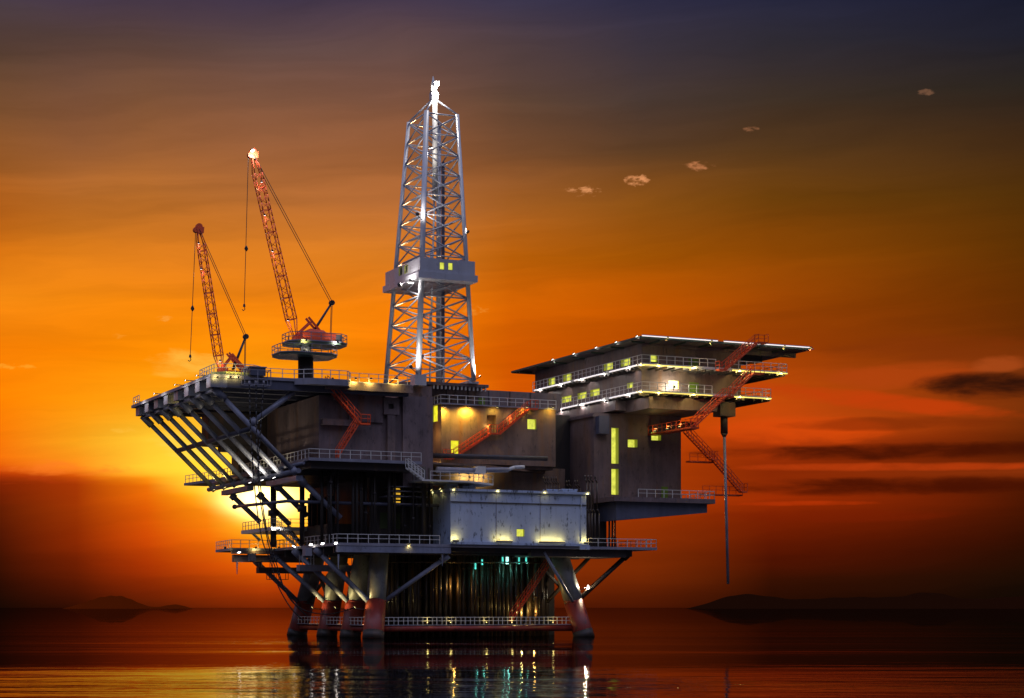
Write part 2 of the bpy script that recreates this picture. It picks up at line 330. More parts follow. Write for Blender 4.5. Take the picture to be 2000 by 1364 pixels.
def batten(p, q, nrm, label, power, color=(1, .74, .20), mat='strip_yellow', group='strip lamps', w=.14):
    """long thin strip lamp from p to q that shines along nrm"""
    p, q, nrm = V(p), V(q), V(nrm).normalized(); t = thing('strip_lamp', label, 'lamp', p, group); ax = (q-p).normalized(); s2 = nrm.cross(ax).normalized()*w
    m = MB(); m.hull8([p-s2-nrm*.1, q-s2-nrm*.1, q+s2-nrm*.1, p+s2-nrm*.1],[p-s2, q-s2, q+s2, p+s2]); part(m, 'housing', 'deck_grey', t)
    m = MB(); s3 = s2*.8; m.hull8([p-s3+nrm*.004, q-s3+nrm*.004, q+s3+nrm*.004, p+s3+nrm*.004],[p-s3+nrm*.09, q-s3+nrm*.09, q+s3+nrm*.09, p+s3+nrm*.09]); part(m, 'diffuser', mat, t)
    if power:
        l = bpy.data.lights.new('lamp_light', 'AREA'); l.shape = 'RECTANGLE'; l.size = (q-p).length; l.size_y = .12; l.energy = power; l.color = color
        lo = bpy.data.objects.new('lamp_light', l); sc.collection.objects.link(lo); lo.parent = t; lo.location = (p+q)/2-p+nrm*.12
        z = -nrm; x = ax; y = z.cross(x); lo.rotation_euler = Matrix((x, y, z)).transposed().to_euler()
    return t
def stair(label, p, q, wv=V((0,1,0)), width=1.0, top_land=0.0, bot_land=0.0, group='red steel stairs', mat='orange', rail=True):
    """flight from the foot p to the head q, with a landing at either end"""
    p, q = V(p), V(q); t = thing('staircase', label, 'staircase', p, group); o = wv*width
    run = V((q.x-p.x, q.y-p.y, 0)); ud = run.normalized()
    for k in (V((0,0,0)), o):
        m = MB(); m.hull8([p+k-wv*.04+V((0,0,-.26)), p+k+wv*.04+V((0,0,-.26)), q+k+wv*.04+V((0,0,-.26)), q+k-wv*.04+V((0,0,-.26))],
                          [p+k-wv*.04, p+k+wv*.04, q+k+wv*.04, q+k-wv*.04]); part(m, 'stringer', mat, t)
    m = MB(); n = max(3, int(abs(q.z-p.z)/.3))
    for i in range(1, n):
        c = p.lerp(q, i/n); m.hull8([c-ud*.13+V((0,0,-.1)), c+ud*.13+V((0,0,-.1)), c+ud*.13+o+V((0,0,-.1)), c-ud*.13+o+V((0,0,-.1))],
                                    [c-ud*.13+V((0,0,-.05)), c+ud*.13+V((0,0,-.05)), c+ud*.13+o+V((0,0,-.05)), c-ud*.13+o+V((0,0,-.05))])
    part(m, 'tread_run', mat, t)
    for k in (V((0,0,0)), o):
        m = MB()
        for z in (1.05, .55): m.bar(p+k+V((0,0,z)), q+k+V((0,0,z)), .07)
        for i in range(0, 6): c = p.lerp(q, i/5)+k; m.bar(c, c+V((0,0,1.05)), .075)
        part(m, 'handrail', mat, t)
    for c, L, sg in ((q, top_land, 1), (p, bot_land, -1)):
        if not L: continue
        e = c + ud*abs(L)*(sg if L > 0 else -sg)
        a, b = (c, e)
        m = MB(); m.hull8([a+V((0,0,-.22)), b+V((0,0,-.22)), b+o+V((0,0,-.22)), a+o+V((0,0,-.22))], [a, b, b+o, a+o])
        l = part(m, 'landing', mat, t)
        m = MB(); m.rail([a, b, b+o], step=1.1, w=.075); m.build('railing', mat, l, ORG[t.name])
    return t
# ================================================================== the setting
# water: one sheet to the horizon; ruffled near, smoother and streaked with slicks further out
def make_water():
    m = bpy.data.materials.new('water'); m.use_nodes = True; n = N(m.node_tree); b = m.node_tree.nodes['Principled BSDF']
    b.inputs['Base Color'].default_value = (.006, .005, .004, 1); b.inputs['Roughness'].default_value = .6; b.inputs['Specular IOR Level'].default_value = 0
    gl = n.new('ShaderNodeBsdfGlossy'); gl.inputs['Color'].default_value = (.55, .52, .51, 1); gl.inputs['Roughness'].default_value = .008
    fr = n.new('ShaderNodeFresnel'); fr.inputs['IOR'].default_value = 1.33
    mx = n.new('ShaderNodeMixShader'); n.put(mx.inputs[0], n.m('MULTIPLY', fr.outputs[0], .95)); n.put(mx.inputs[1], b.outputs[0]); n.put(mx.inputs[2], gl.outputs[0])
    n.put(m.node_tree.nodes['Material Output'].inputs['Surface'], mx.outputs[0])
    geo = n.new('ShaderNodeNewGeometry'); s = n.new('ShaderNodeSeparateXYZ'); n.put(s.inputs[0], geo.outputs['Position'])
    x, y, _ = s.outputs
    # a long low swell rolling toward us, chop and ripples on its back, slicks between them
    bend = n.noise(n.xyz(n.m('MULTIPLY', x, .013), n.m('MULTIPLY', y, .012), 0), 1.0, 2, .45)
    ph = n.m('ADD', n.m('MULTIPLY', n.m('SUBTRACT', y, 121.0), 2*math.pi/92.0), n.m('MULTIPLY', n.m('SUBTRACT', bend, .5), 3.4))
    ph2 = n.m('ADD', n.m('MULTIPLY', y, 2*math.pi/31.0), n.m('MULTIPLY', n.m('ADD', bend, n.m('MULTIPLY', x, .004)), 9.0))
    far = n.mr(y, 190.0, 700.0, 1.0, .10)
    roll = n.m('MULTIPLY', n.m('COSINE', ph), n.mr(y, 125.0, 165.0, .27, .012))
    dark_tilt = n.m('MULTIPLY', n.m('LOGARITHM', n.m('DIVIDE', n.m('MAXIMUM', y, 120.0), 120.0), math.e), -1.05)  # made-up far slope, tilting the water so it mirrors darker sky
    swell = n.m('ADD', roll, n.m('ADD', dark_tilt, n.m('MULTIPLY', n.m('SINE', ph2), .008)))
    chop = n.noise(n.xyz(n.m('MULTIPLY', x, .085), n.m('MULTIPLY', y, .21), 4), 1.0, 3, .5)
    rip = n.noise(n.xyz(n.m('MULTIPLY', x, .45), n.m('MULTIPLY', y, .9), 9), 1.0, 3, .6)
    slick = n.noise(n.xyz(n.m('MULTIPLY', x, .007), n.m('MULTIPLY', y, .035), 2), 1.0, 3, .5)
    near = n.mr(y, 98.0, 150.0, 1.0, .38, 'SMOOTHSTEP')
    patch = n.mr(slick, .38, .62, .35, 1.0)
    h = n.m('ADD', swell, n.m('MULTIPLY', far, n.m('MULTIPLY', n.m('MULTIPLY', near, patch), n.m('ADD', n.m('MULTIPLY', chop, .20), n.m('MULTIPLY', rip, .035)))))
    bm = n.new('ShaderNodeBump'); bm.inputs['Strength'].default_value = 1.0; bm.inputs['Distance'].default_value = 1.0
    n.put(bm.inputs['Height'], h); n.put(gl.inputs['Normal'], bm.outputs[0]); n.put(fr.inputs['Normal'], bm.outputs[0]); MATS['water'] = m
make_water()
m = MB(); B = 30000.0
m.add([(-B, -200, 0), (B, -200, 0), (B, B, 0), (-B, B, 0)], [(0,1,2,3)])
me = bpy.data.meshes.new('water'); me.from_pydata(m.v, [], m.f); wo = bpy.data.objects.new('water', me); sc.collection.objects.link(wo)
me.materials.append(MATS['water']); wo['kind'] = 'structure'; wo['label'] = 'dark rippled sea reflecting the sunset and the platform'

# far hills on the horizon
def hills(name, x0, x1, yd, prof, base):
    mt = bpy.data.materials.new(name); mt.use_nodes = True; b = mt.node_tree.nodes['Principled BSDF']
    b.inputs['Base Color'].default_value = (*base, 1); b.inputs['Roughness'].default_value = 1.0; b.inputs['Specular IOR Level'].default_value = 0
    bm = MB(); n = 160; rows = []
    for j, (dy, f) in enumerate(((0, 0), (250, .55), (500, 1.0), (1100, .6), (1700, 0))):
        row = []
        for i in range(n+1):
            t = i/n; x = x0 + (x1-x0)*t
            hgt = max(0, prof(t))*f*(1+.03*math.sin(i*.61+j*.3)+.02*math.sin(i*.23+j*.2)) ; row.append((x*(yd+dy)/yd, yd+dy, hgt-.5))
        rows.append(row)
    bm.v = [p for r in rows for p in r]
    for j in range(len(rows)-1):
        for i in range(n): a = j*(n+1)+i; bm.f.append((a, a+1, a+n+2, a+n+1))
    me = bpy.data.meshes.new(name); me.from_pydata(bm.v, [], bm.f); me.update()
    me.polygons.foreach_set('use_smooth', [True]*len(me.polygons))
    o = bpy.data.objects.new(name, me); sc.collection.objects.link(o); me.materials.append(mt); o['kind'] = 'structure'
    return o
def bump(t, c, w_, h): return h*math.exp(-((t-c)/w_)**2)
hl = hills('hill', -1560, -1010, 6000, lambda t: bump(t,.45,.13,40)+bump(t,.58,.12,24)+bump(t,.30,.12,16)+bump(t,.84,.10,20)-5, (.12,.015,.001))
hl['label'] = 'low rounded hill far off on the horizon at the far left'
hr = hills('hill', 480, 1900, 6000, lambda t: 26+bump(t,.20,.09,24)+bump(t,.46,.12,16)+bump(t,.62,.06,30)+bump(t,.85,.12,20)-45*max(0,.16-t)/.16, (.022,.006,.002))
hr['label'] = 'long dark ridge of hills on the horizon beyond the right side'

# ================================================================== legs in the sea
GL = 'splayed jacket legs of the platform'
def leg(base, top, label):
    base, top = V(base), V(top); t = thing('platform_leg', label, 'leg', base, GL)
    zs = 4.72; mid = base.lerp(top, (zs-base.z)/(top.z-base.z))
    m = MB(); m.tube(base, mid, 1.42, 32, 1.32); part(m, 'red_base', 'leg_red', t, True)
    m = MB(); c0 = base.lerp(top, (.75-base.z)/(top.z-base.z)); m.tube(base.lerp(top, (-.4-base.z)/(top.z-base.z)), c0, 1.43, 32, 1.405); part(m, 'tide_band', 'core', t, True)
    m = MB(); m.tube(mid, top, 1.30, 32, 1.22); part(m, 'shaft', 'leg_grey', t, True)
    m = MB(); m.tube(mid+V((0,0,-.12)), mid+V((0,0,.12)), 1.345, 32); part(m, 'paint_band', 'leg_red', t, True)
    return t
bz_ = -2.5
def legpts(u, v, du, dv): return (u - du*2.5/11.4, v - dv*2.5/11.4, bz_), (u+du, v+dv, 11.4)
LEGS = [((-9.8,2.5,2.1,3.1), 'thick grey and red leg nearest of the four on the left'),
        ((-9.8,11.2,2.1,.5), 'grey and red leg just behind the nearest left leg, lit along its left side'),
        ((-9.8,20.6,2.1,.5), 'third grey and red leg from the front on the left side'),
        ((-9.8,33.6,2.1,-2.8), 'most slanted red leg at the far back left against the sunset')]
for a, l in LEGS: leg(*legpts(*a), l)
leg(*legpts(20.8,2.5,-2.5,2.6), 'leaning leg at the right front corner with a white lamp shining on it')

# bracing between the left legs
GB = 'tubular braces under the lower deck'
def brace(p, q, r, label, mat='blue_grey', name='brace', collar=True, group=GB):
    p, q = V(p), V(q); t = thing(name, label, 'brace', p, group)
    m = MB(); m.tube(p, q, r, 14); part(m, 'tube', mat, t, True)
    if collar:
        m = MB(); m.tube(p, p.lerp(q, .12), r*1.45, 14); part(m, 'collar', mat, t, True)
    return t
def axis(a, z):
    b, tp = legpts(*a); b, tp = V(b), V(tp); return b.lerp(tp, (z-b.z)/(tp.z-b.z))
d1 = [at(616,1072,v=8.0), at(574,1075,v=16.5), at(531,1082,v=26.5), at(498,1095,v=34.0)]
nm = ['the nearest leg', 'the second leg', 'the third leg', 'the farthest leg']
for i in range(4):
    e = axis(LEGS[i][0], 4.75) + V((-1.2, -.3, 0)); brace(d1[i], e, .34, 'blue grey diagonal tube from the lower deck down to %s on the left' % nm[i])
brace((0.1, .9, 10.7), axis(LEGS[0][0], 4.75)+V((1.2,0,0)), .30, 'long blue diagonal tube from the girder to the right of the nearest leg')
brace(axis(LEGS[1][0], 5.6)+V((0,1,0)), (-8.0, 17.5, 9.8), .26, 'short pale brace rising between the second and third left legs', 'leg_grey', collar=False)
brace(axis(LEGS[2][0], 4.6)+V((0,1,0)), axis(LEGS[3][0], 9.8)+V((0,-1,0)), .28, 'dark lattice brace rising toward the farthest left leg', 'wall_dark', collar=False)
brace(axis(LEGS[3][0], 4.6)+V((0,-1,0)), axis(LEGS[2][0], 9.8)+V((0,1,0)), .24, 'dark brace falling toward the farthest left leg from the one before', 'wall_dark', collar=False)
brace(at(1230,1080,v=3), at(1130,1172,v=3.4), .33, 'brown diagonal tube from the right deck tip down to the right leg', 'pipe_rust')
brace(at(1150,1090,v=8), at(1068,1176,v=8), .28, 'brown diagonal tube crossing behind the right leg', 'pipe_rust', collar=False)
brace(at(1062,1078,v=1), at(1118,1175,v=1.6), .22, 'thin blue grey diagonal tube in front of the right leg', 'blue_grey', collar=False)
brace(at(1060,1110,v=8.8), at(1098,1150,v=8.8), .24, 'short dark brace under the right corner of the pale module', 'wall_dark', collar=False)

# walkway ring just above the water
t = thing('water_walkway', 'long railed walkway with red pontoon tube just above the water between the legs', 'walkway', (-9,3,1))
zt = 1.12
m = MB(); m.path([(-9.6,33,zt),(-9.6,3.2,zt),(19.8,3.2,zt)], .42, 14); part(m, 'pontoon_tube', 'leg_red', t, True)
m = MB(); m.box(-10.1,19.8,2.9,4.3,1.56,1.66); m.box(-10.3,-9.0,4.302,33,1.56,1.66); part(m, 'walkway_plate', 'deck_grey', t)
m = MB(); m.rail([(-10.2,33,1.66),(-10.2,3.0,1.66),(19.7,3.0,1.66)], h=.95, step=1.35, w=.08); part(m, 'railing', 'rail', t)
m = MB(); m.rail([(-9,4.2,1.66),(19.7,4.2,1.66)], h=.95, step=1.35, w=.07); part(m, 'railing', 'rail', t)
for i, (x, y) in enumerate(((-8.6,8),(-8.6,16),(-8.6,24))):
    m = MB(); m.box(-9.6,6,y-.25,y+.25,.75,1.2); part(m, 'cross_beam', 'leg_red', t)

# conductors: the thick forest of well pipes under the middle of the platform
GC = 'well pipes standing in the sea under the pale module'
k = 0
pipes = []
for row, (v, sp, r0) in enumerate(((7.2,.92,.24),(9.6,.80,.30),(12.4,.86,.34))):
    u = -5.6 + row*.35
    while u < 16.9 + row*1.6:
        r = r0*random.uniform(.7,1.25); pipes.append((u+random.uniform(-.15,.15), v+random.uniform(-.6,.6), r)); u += sp*random.uniform(.85,1.15)
proto = None
CL = ['dark rusty well pipe in the crowded bundle under the pale module', 'dark rusty well pipe with a bolted flange in the bundle under the pale module']
for u, v, r in pipes:
    fl = random.random() < .4
    t = thing('well_pipe', CL[fl], 'pipe', (u,v,0), GC)
    m = MB(); m.tube((u,v,-1),(u,v,11.3),r,10); part(m, 'pipe_wall', 'pipe_rust', t, True)
    if fl:
        z = random.choice((2.3,5.4,9.2)); m = MB(); m.tube((u,v,z-.14),(u,v,z+.14),r*1.4,10); part(m, 'flange', 'pipe_rust', t, True)
t = tag(MB().tube(at(750,1098,v=6.2), at(1072,1099,v=6.2), .12, 8).build('header_pipe', 'pipe_rust', None, at(750,1098,v=6.2), True), 'thin horizontal pipe crossing in front of the well pipes near their tops', 'pipe')
# added black backing that keeps the gaps between the well pipes dark
t = thing('dark_backing', 'black steel bay wall closing off the back of the well pipes', 'wall', (0,16,0))
block(t, -5.6,23.0,16.0,16.6,-.5,11.2,'core')
stair('thin red stair climbing from the water walkway past the well pipes', at(1000,1212,v=4.8), at(1072,1105,v=4.8), width=.8, mat='orange')

# ================================================================== lower deck
LD = thing('cellar_deck', 'wide lower deck with railings on which the pale module stands', 'deck', (-15.6,0,12), None)
m = MB(); m.prism([(-15.65,0),(30.8,0),(30.8,30),(-9,30),(-9,35.6),(-21.3,35.6),(-21.9,25.5),(-15.65,25.5)], 11.78, 12.14); part(m, 'deck_plate', 'deck_grey', LD)
m = MB(); m.box(-15.6,.08,.06,.5,10.95,11.775); part(m, 'edge_girder', 'blue_grey', LD)
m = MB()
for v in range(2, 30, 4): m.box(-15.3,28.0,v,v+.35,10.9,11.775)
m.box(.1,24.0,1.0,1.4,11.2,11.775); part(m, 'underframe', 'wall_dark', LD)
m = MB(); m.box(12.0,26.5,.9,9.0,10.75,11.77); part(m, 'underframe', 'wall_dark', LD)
m = MB(); m.rail([(-15.6,25,12.14),(-15.6,.06,12.14),(-1.5,.06,12.14)], step=1.45); part(m, 'railing', 'rail', LD)
m = MB(); m.rail([(20.2,.06,12.14),(30.7,.06,12.14),(30.7,29,12.14)], step=1.45); part(m, 'railing', 'rail', LD)
m = MB(); m.rail([(-21.25,35.4,12.14),(-21.85,25.6,12.14),(-13.0,25.6,12.14)], step=1.3); part(m, 'railing', 'rail', LD)
m = MB(); m.box(-21.5,-10.9,25.9,26.7,10.2,11.2); part(m, 'cross_girder', 'wall', LD)
m = MB(); m.box(-21.9,-10.9,25.45,25.8,11.3,11.775); part(m, 'edge_girder', 'wall', LD)
for x, y, v in ((603,1077,4),(494,1088,25.0)):
    p = at(x,y,v=v); m = MB(); m.box(p.x-.45,p.x+.45,v,v+1.2,p.z-.6,p.z+.45); part(m, 'beam_end', 'deck_grey', LD)
for (x, ya, yb, v) in ((661,1083,1112,.3),(463,1096,1122,26),(864,1083,1106,.3)):
    a, b = at(x,ya,v=v), at(x,yb,v=v); m = MB(); m.tube(a,b,.14,8,.05); part(m, 'drain_pipe', 'blue_grey', LD)
for n_, (u0,u1,v,l) in enumerate(((-16.7,-8.6,29.6,'brown box girder catwalk slung below the left end of the lower deck'),(-16.2,-8.0,13.1,'pale grey box girder catwalk slung below the lower deck before the left legs'))):
    t = thing('hung_catwalk', l, 'catwalk', (u0,v,8.7), 'box girder catwalks under the lower deck')
    m = MB(); m.box(u0,u1,v,v+1.4,8.75,9.6); part(m, 'girder', 'wall' if n_==0 else 'deck_grey', t)
    m = MB()
    for u in (u0+.4,u0+2.0,(u0+u1)/2,u1-.4):
        for vv in (v+.1,v+1.3): m.bar((u,vv,9.6),(u,vv,10.95),.07)
    m.bar((u0+.4,v+.1,10.5),(u0+2.0,v+.1,10.5),.06); part(m, 'hanger', 'rail', t)
t = thing('hanging_cage', 'small open bar cage hanging beneath the brown catwalk on the left', 'cage', at(524,1120,v=29))
m = MB(); a, b = at(526,1132,v=29), at(563,1119,v=29)
for vv in (29,30.2):
    for p, q in (((a.x,a.z),(b.x,a.z)),((b.x,a.z),(b.x,b.z)),((a.x,b.z),(a.x,a.z))): m.bar((p[0],vv,p[1]),(q[0],vv,q[1]),.07)
    m.bar(((a.x+b.x)/2,vv,a.z),((a.x+b.x)/2,vv,b.z),.06)
for x in (a.x,b.x): m.bar((x,29,a.z),(x,30.2,a.z),.07)
part(m, 'frame', 'cable', t)

# small deck on the left between the lower and the middle deck, with its stair
t = thing('railed_platform', 'small white edged platform with railing in front of the sun on the left', 'platform', (-18,19,14.5))
m = MB(); m.prism([(-18.3,18.9),(-12.8,18.9),(-9.1,25),(-9.1,33),(-18.3,33)], 14.35, 14.85); part(m, 'deck_plate', 'rail', t)
m = MB(); m.rail([(-18.2,32.5,14.85),(-18.2,19.0,14.85),(-12.8,19.0,14.85)], step=1.3); part(m, 'railing', 'rail', t)
stair('pale stair from the lower left deck up to the small platform before the sun', at(574,1063,v=18.2), at(539,1032,v=18.2), wv=V((0,-1,0)), width=.8, mat='rail', group='grey steel stairs')
brace(at(508,1056,v=31), at(491,1040,v=31), .2, 'short pale strut under the small platform at the left', 'rail', collar=False)
for x, y0, y1, v, r, l in ((534,962,1062,21,.42,'dark round column standing left before the glare of the sun'),(590,955,1062,9,.34,'thin twin column left of the dark core beside the glare')):
    a, b = at(x,y1,v=v), at(x,y0,v=v); t = thing('column', l, 'column', a, 'columns between the decks at the left')
    m = MB(); m.tube((a.x,a.y,12.14),(a.x,a.y,21.4),r,12); part(m, 'shaft', 'wall_dark', t, True)
    m = MB(); m.tube((a.x,a.y,16.4),(a.x,a.y,17.2),r*1.8,12); part(m, 'collar', 'wall_dark', t, True)
GD = 'diagonal braces between the middle and lower decks'
for p, q, v, l in (((452,967),(508,1020),33,'farthest brown diagonal brace left of the sun glare'),((505,965),(566,1025),24,'brown diagonal brace crossing the white glare of the sun'),((540,948),(600,1008),14,'brown diagonal brace at the right edge of the sun glare'),((586,937),(665,1012),4,'near blue grey diagonal brace against the dark core')):
    brace(at(*p,v=v), at(*q,v=v), .36, l, 'blue_grey', group=GD)
brace(at(560,1030,v=20), at(592,1068,v=20), .3, 'short dark brace under the small platform by the sun', 'wall_dark', group=GD)

# dark equipment core between the lower and middle decks
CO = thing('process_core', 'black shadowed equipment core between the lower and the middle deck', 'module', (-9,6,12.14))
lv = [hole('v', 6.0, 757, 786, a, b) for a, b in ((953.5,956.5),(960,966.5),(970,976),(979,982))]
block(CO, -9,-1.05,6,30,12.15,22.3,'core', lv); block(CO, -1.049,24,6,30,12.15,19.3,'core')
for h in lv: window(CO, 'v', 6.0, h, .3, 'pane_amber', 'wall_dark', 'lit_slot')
p = at(742,1010,v=5.97); q = at(786,1000,v=5.97)
m = MB(); m.box(p.x,q.x,5.9,5.99,14.3,16.4); part(m, 'door', 'olive_dark', CO)
m = MB()
for (x0,y0,x1,y1) in ((765,950,830,950),(765,959,830,963),(755,969,835,973),(770,984,835,986)):
    a, b = at(x0,y0,v=3.2), at(x1,y1,v=3.2); m.box(a.x,b.x,3.2,5.98,a.z-.06,a.z+.06)
part(m, 'shelf_plate', 'deck_grey', CO)
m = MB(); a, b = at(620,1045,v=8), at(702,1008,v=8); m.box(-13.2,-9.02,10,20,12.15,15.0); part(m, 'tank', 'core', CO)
GP = 'riser pipes in front of the dark core'
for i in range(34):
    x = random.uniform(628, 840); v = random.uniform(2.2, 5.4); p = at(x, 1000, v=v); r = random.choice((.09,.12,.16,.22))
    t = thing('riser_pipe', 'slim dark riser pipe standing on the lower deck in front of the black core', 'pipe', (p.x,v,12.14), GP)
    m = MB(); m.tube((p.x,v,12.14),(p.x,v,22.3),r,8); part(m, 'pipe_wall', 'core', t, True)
    if i % 3 == 0:
        z = random.uniform(14,20); m = MB(); m.tube((p.x,v,z),(p.x,v,z+.3),r*1.8,8); part(m, 'flange', 'wall_dark', t, True)
for i in range(14):
    x = 604 + i*3.6; v = 16.0+random.uniform(-1,1); p = at(x, 985, v=v); h0 = 16.8+random.uniform(-.4,.6)
    t = thing('louvre_post', 'short dark post in the row that chops up the glare right of the sun', 'post', (p.x,v,h0-2), 'row of short posts by the sun')
    m = MB(); m.box(p.x-.13,p.x+.13,v,v+.3,14.85,h0+2.2); m.build('post_bar', 'wall_dark', t, ORG[t.name])
pl = at(459,990,u=-22); pm_ = at(552,979,v=4.0); pe = at(866,988,v=4.0); px = at(640,982,v=4.0)
t = thing('long_pipeline', 'long bent brown pipeline running across the dark core toward the sun', 'pipe', pm_)
m = MB(); m.path([pe, px, pm_+V((.5,0,0)), V((pl.x, pl.y, pl.z))], .22, 10); part(m, 'pipe_wall', 'blue_dark', t, True)
m = MB(); m.tube(pl, pl+V((0,.3,0)), .34, 10); part(m, 'end_flange', 'blue_dark', t, True)

# ================================================================== pale module on the lower deck
WM = thing('pale_module', 'pale grey stained steel module with seams and a rim of yellow lamps', 'module', (0,0,12.14))
wh = hole('v', 0.0, 1009, 1024, 1034, 1048)
block(WM, 0.0,19.87,0.0,8.4,12.15,19.1,'pale_plate',[wh])
window(WM,'v',0.0,wh,.4)
m = MB(); m.box(-.25,20.3,-.3,8.7,19.1,19.42); part(m, 'roof', 'pale_plate', WM)
m = MB(); m.box(.02,19.85,-.14,-.002,17.65,17.75); part(m, 'panel_seam', 'wall_dark', WM)
for x in (969,1055):
    p = at(x,1000,v=0); m = MB(); m.box(p.x-.035,p.x+.035,-.06,-.002,12.8,19.09); part(m, 'panel_seam', 'deck_grey', WM)
m = MB(); m.box(19.0,19.12,-.16,-.002,12.8,19.09); part(m, 'corner_rib', 'pale_plate', WM)
m = MB(); m.box(-.1,19.95,-.28,-.002,12.15,12.5); part(m, 'base_ledge', 'pale_plate', WM)
m = MB(); m.box(18.7,20.1,-.55,-.3,11.7,12.3); part(m, 'corner_bracket', 'pale_plate', WM)
for i, (u, v, s, h) in enumerate(((.8,3,1.5,.7),(2.6,2,1.8,.45),(4.0,3,.8,.9),(15.0,2,1.6,.35),(17.3,2,2.2,.45))):
    t = thing('roof_box', ['small grey vent box at the left end of the pale module roof','flat grey hatch box second from the left on the pale module roof','taller grey box third from the left on the pale module roof','low grey hatch right of centre on the pale module roof','wide low cabinet at the right end of the pale module roof'][i], 'box', (u,v,19.42), 'boxes on the pale module roof')
    m = MB(); m.box(u,u+s,v,v+1.2,19.42,19.42+h*.8); part(m, 'casing', 'pale_plate', t)
    m = MB(); m.box(u-.06,u+s+.06,v-.06,v+1.26,19.424+h*.8,19.5+h); part(m, 'lid', 'pale_plate', t)
# goose-neck vents behind the module, and the bent risers at its right end
for i, x in enumerate((1067,1071.5,1076,1083,1087.5,1092,1112,1117,1128,1133)):
    v = 9.6 if i < 6 else 11.2; p = at(x, 958, v=v); z1 = at(x, 931 if i < 6 else 938, v=v)[2]
    t = thing('vent_pipe', 'thin rusty vent pipe with a kinked neck in the row behind the pale module', 'pipe', (p.x,v,12.14), 'kinked vent pipes behind the pale module')
    m = MB(); m.path([(p.x,v,12.14),(p.x,v,z1-1.1),(p.x-.45,v,z1-.6),(p.x-.45,v,z1)], .085, 6); m.build('pipe_wall', 'pipe_rust', t, ORG[t.name], True)
for i, x in enumerate((1150,1156,1162,1170)):
    v = 3.5; p = at(x, 1050, v=v); z1 = at(x, 936, v=v)[2]; zj = at(x, 998, v=v)[2]
    t = thing('vent_pipe', 'tall rusty jogged pipe standing at the right end of the pale module', 'pipe', (p.x,v,12.14), 'tall jogged pipes right of the pale module')
    m = MB(); m.path([(p.x,v,12.14),(p.x,v,zj-.3),(p.x-.3,v,zj+.2),(p.x-.3,v,z1-.5),(p.x-.6,v,z1),(p.x-.6,v,z1+.5)], .11, 6); m.build('pipe_wall', 'pipe_rust', t, ORG[t.name], True)

# ================================================================== middle deck
MD = thing('mezzanine_deck', 'long middle deck with white railings under the leaning struts', 'deck', (-19.4,0,22))
m = MB(); m.prism([(-19.4,0),(-4.0,0),(-4.0,34),(-14,40),(-17.5,54),(-21.0,54),(-19.4,42)], 22.42, 22.8); part(m, 'deck_plate', 'deck_grey', MD)
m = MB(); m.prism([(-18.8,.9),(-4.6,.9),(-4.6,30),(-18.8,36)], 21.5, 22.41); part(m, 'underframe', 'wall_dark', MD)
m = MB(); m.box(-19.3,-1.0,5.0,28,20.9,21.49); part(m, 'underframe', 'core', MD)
m = MB(); m.rail([(-20.9,53.5,22.8),(-19.35,42,22.8),(-19.35,.06,22.8),(-4.1,.06,22.8)], step=1.45); part(m, 'railing', 'rail', MD)
m = MB(); m.tube((-20.2,1.5,21.2),(-20.2,43,21.2),.33,12); part(m, 'edge_tube', 'blue_grey', MD, True)
m = MB(); m.tube((-19.7,1.0,22.15),(-19.7,43,22.15),.2,10); part(m, 'edge_tube', 'blue_grey', MD, True)
for v0, v1 in ((2.0,14.6),(23.0,35.8)):
    m = MB(); m.box(-20.4,-19.5,v0,v1,19.95,20.62); part(m, 'edge_girder', 'blue_grey', MD)
# ================================================================== pipe deck with its leaning struts
PD = thing('pipe_deck', 'big upper left deck with girder ends jutting along its far left edge', 'deck', (-31.4,2,31.5))
m = MB(); m.prism([(-31.5,2),(-4.6,2),(-4.6,20),(-8,42),(-31.9,42)], 32.5, 32.9); part(m, 'deck_plate', 'deck_grey', PD)
m = MB(); m.box(-31.0,-5.0,2.2,2.9,31.35,32.49); part(m, 'edge_girder', 'blue_dark', PD)
for i in range(8):
    v = 2.9 + i*5.3; m = MB(); m.box(-31.45,-29.3,v-.95 if i else 2.15,v+1.15,31.3,32.49); part(m, 'girder_end', 'blue_grey', PD)
    m = MB(); m.box(-29.29,-6.0,v-.2 if i else 2.95,v+.7,31.5,32.48); part(m, 'girder', 'blue_dark', PD)
m = MB(); m.box(-30.6,-30.1,3.4,41.5,31.0,31.29); part(m, 'edge_beam', 'blue_grey', PD)
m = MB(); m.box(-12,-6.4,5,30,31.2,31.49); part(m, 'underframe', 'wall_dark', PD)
m = MB(); m.rail([(-31.6,42,32.9),(-31.7,38,32.9)], step=1.3); part(m, 'railing', 'rail', PD)
m = MB(); m.rail([(-26.8,2.1,32.9),(-20.6,2.1,32.9)], step=1.4); part(m, 'railing', 'rail', PD)
m = MB(); m.rail([(-13.2,2.1,32.9),(-5.2,2.1,32.9)], step=1.3); part(m, 'railing', 'rail', PD)
m = MB(); m.prism([(-20.6,2.0),(-18.6,.4),(-14.0,.4),(-13.0,2.0)], 32.1, 32.9); part(m, 'bay_plate', 'deck_grey', PD)
m = MB(); m.rail([(-20.6,2.06,32.9),(-18.6,.5,32.9),(-14.0,.5,32.9),(-13.1,2.06,32.9)], step=1.3, w=.085); part(m, 'bay_railing', 'rail', PD)
m = MB(); m.box(-16.6,-4.6,1.6,1.98,31.75,32.75); part(m, 'edge_plate', 'wall', PD)
GS = 'row of leaning struts under the pipe deck'
ords = ['nearest', 'second', 'third', 'fourth', 'fifth', 'sixth', 'seventh', 'farthest']
vs_b = [3.2,8.6,13.7,19.2,24.5,29.7,34.9,40.3]
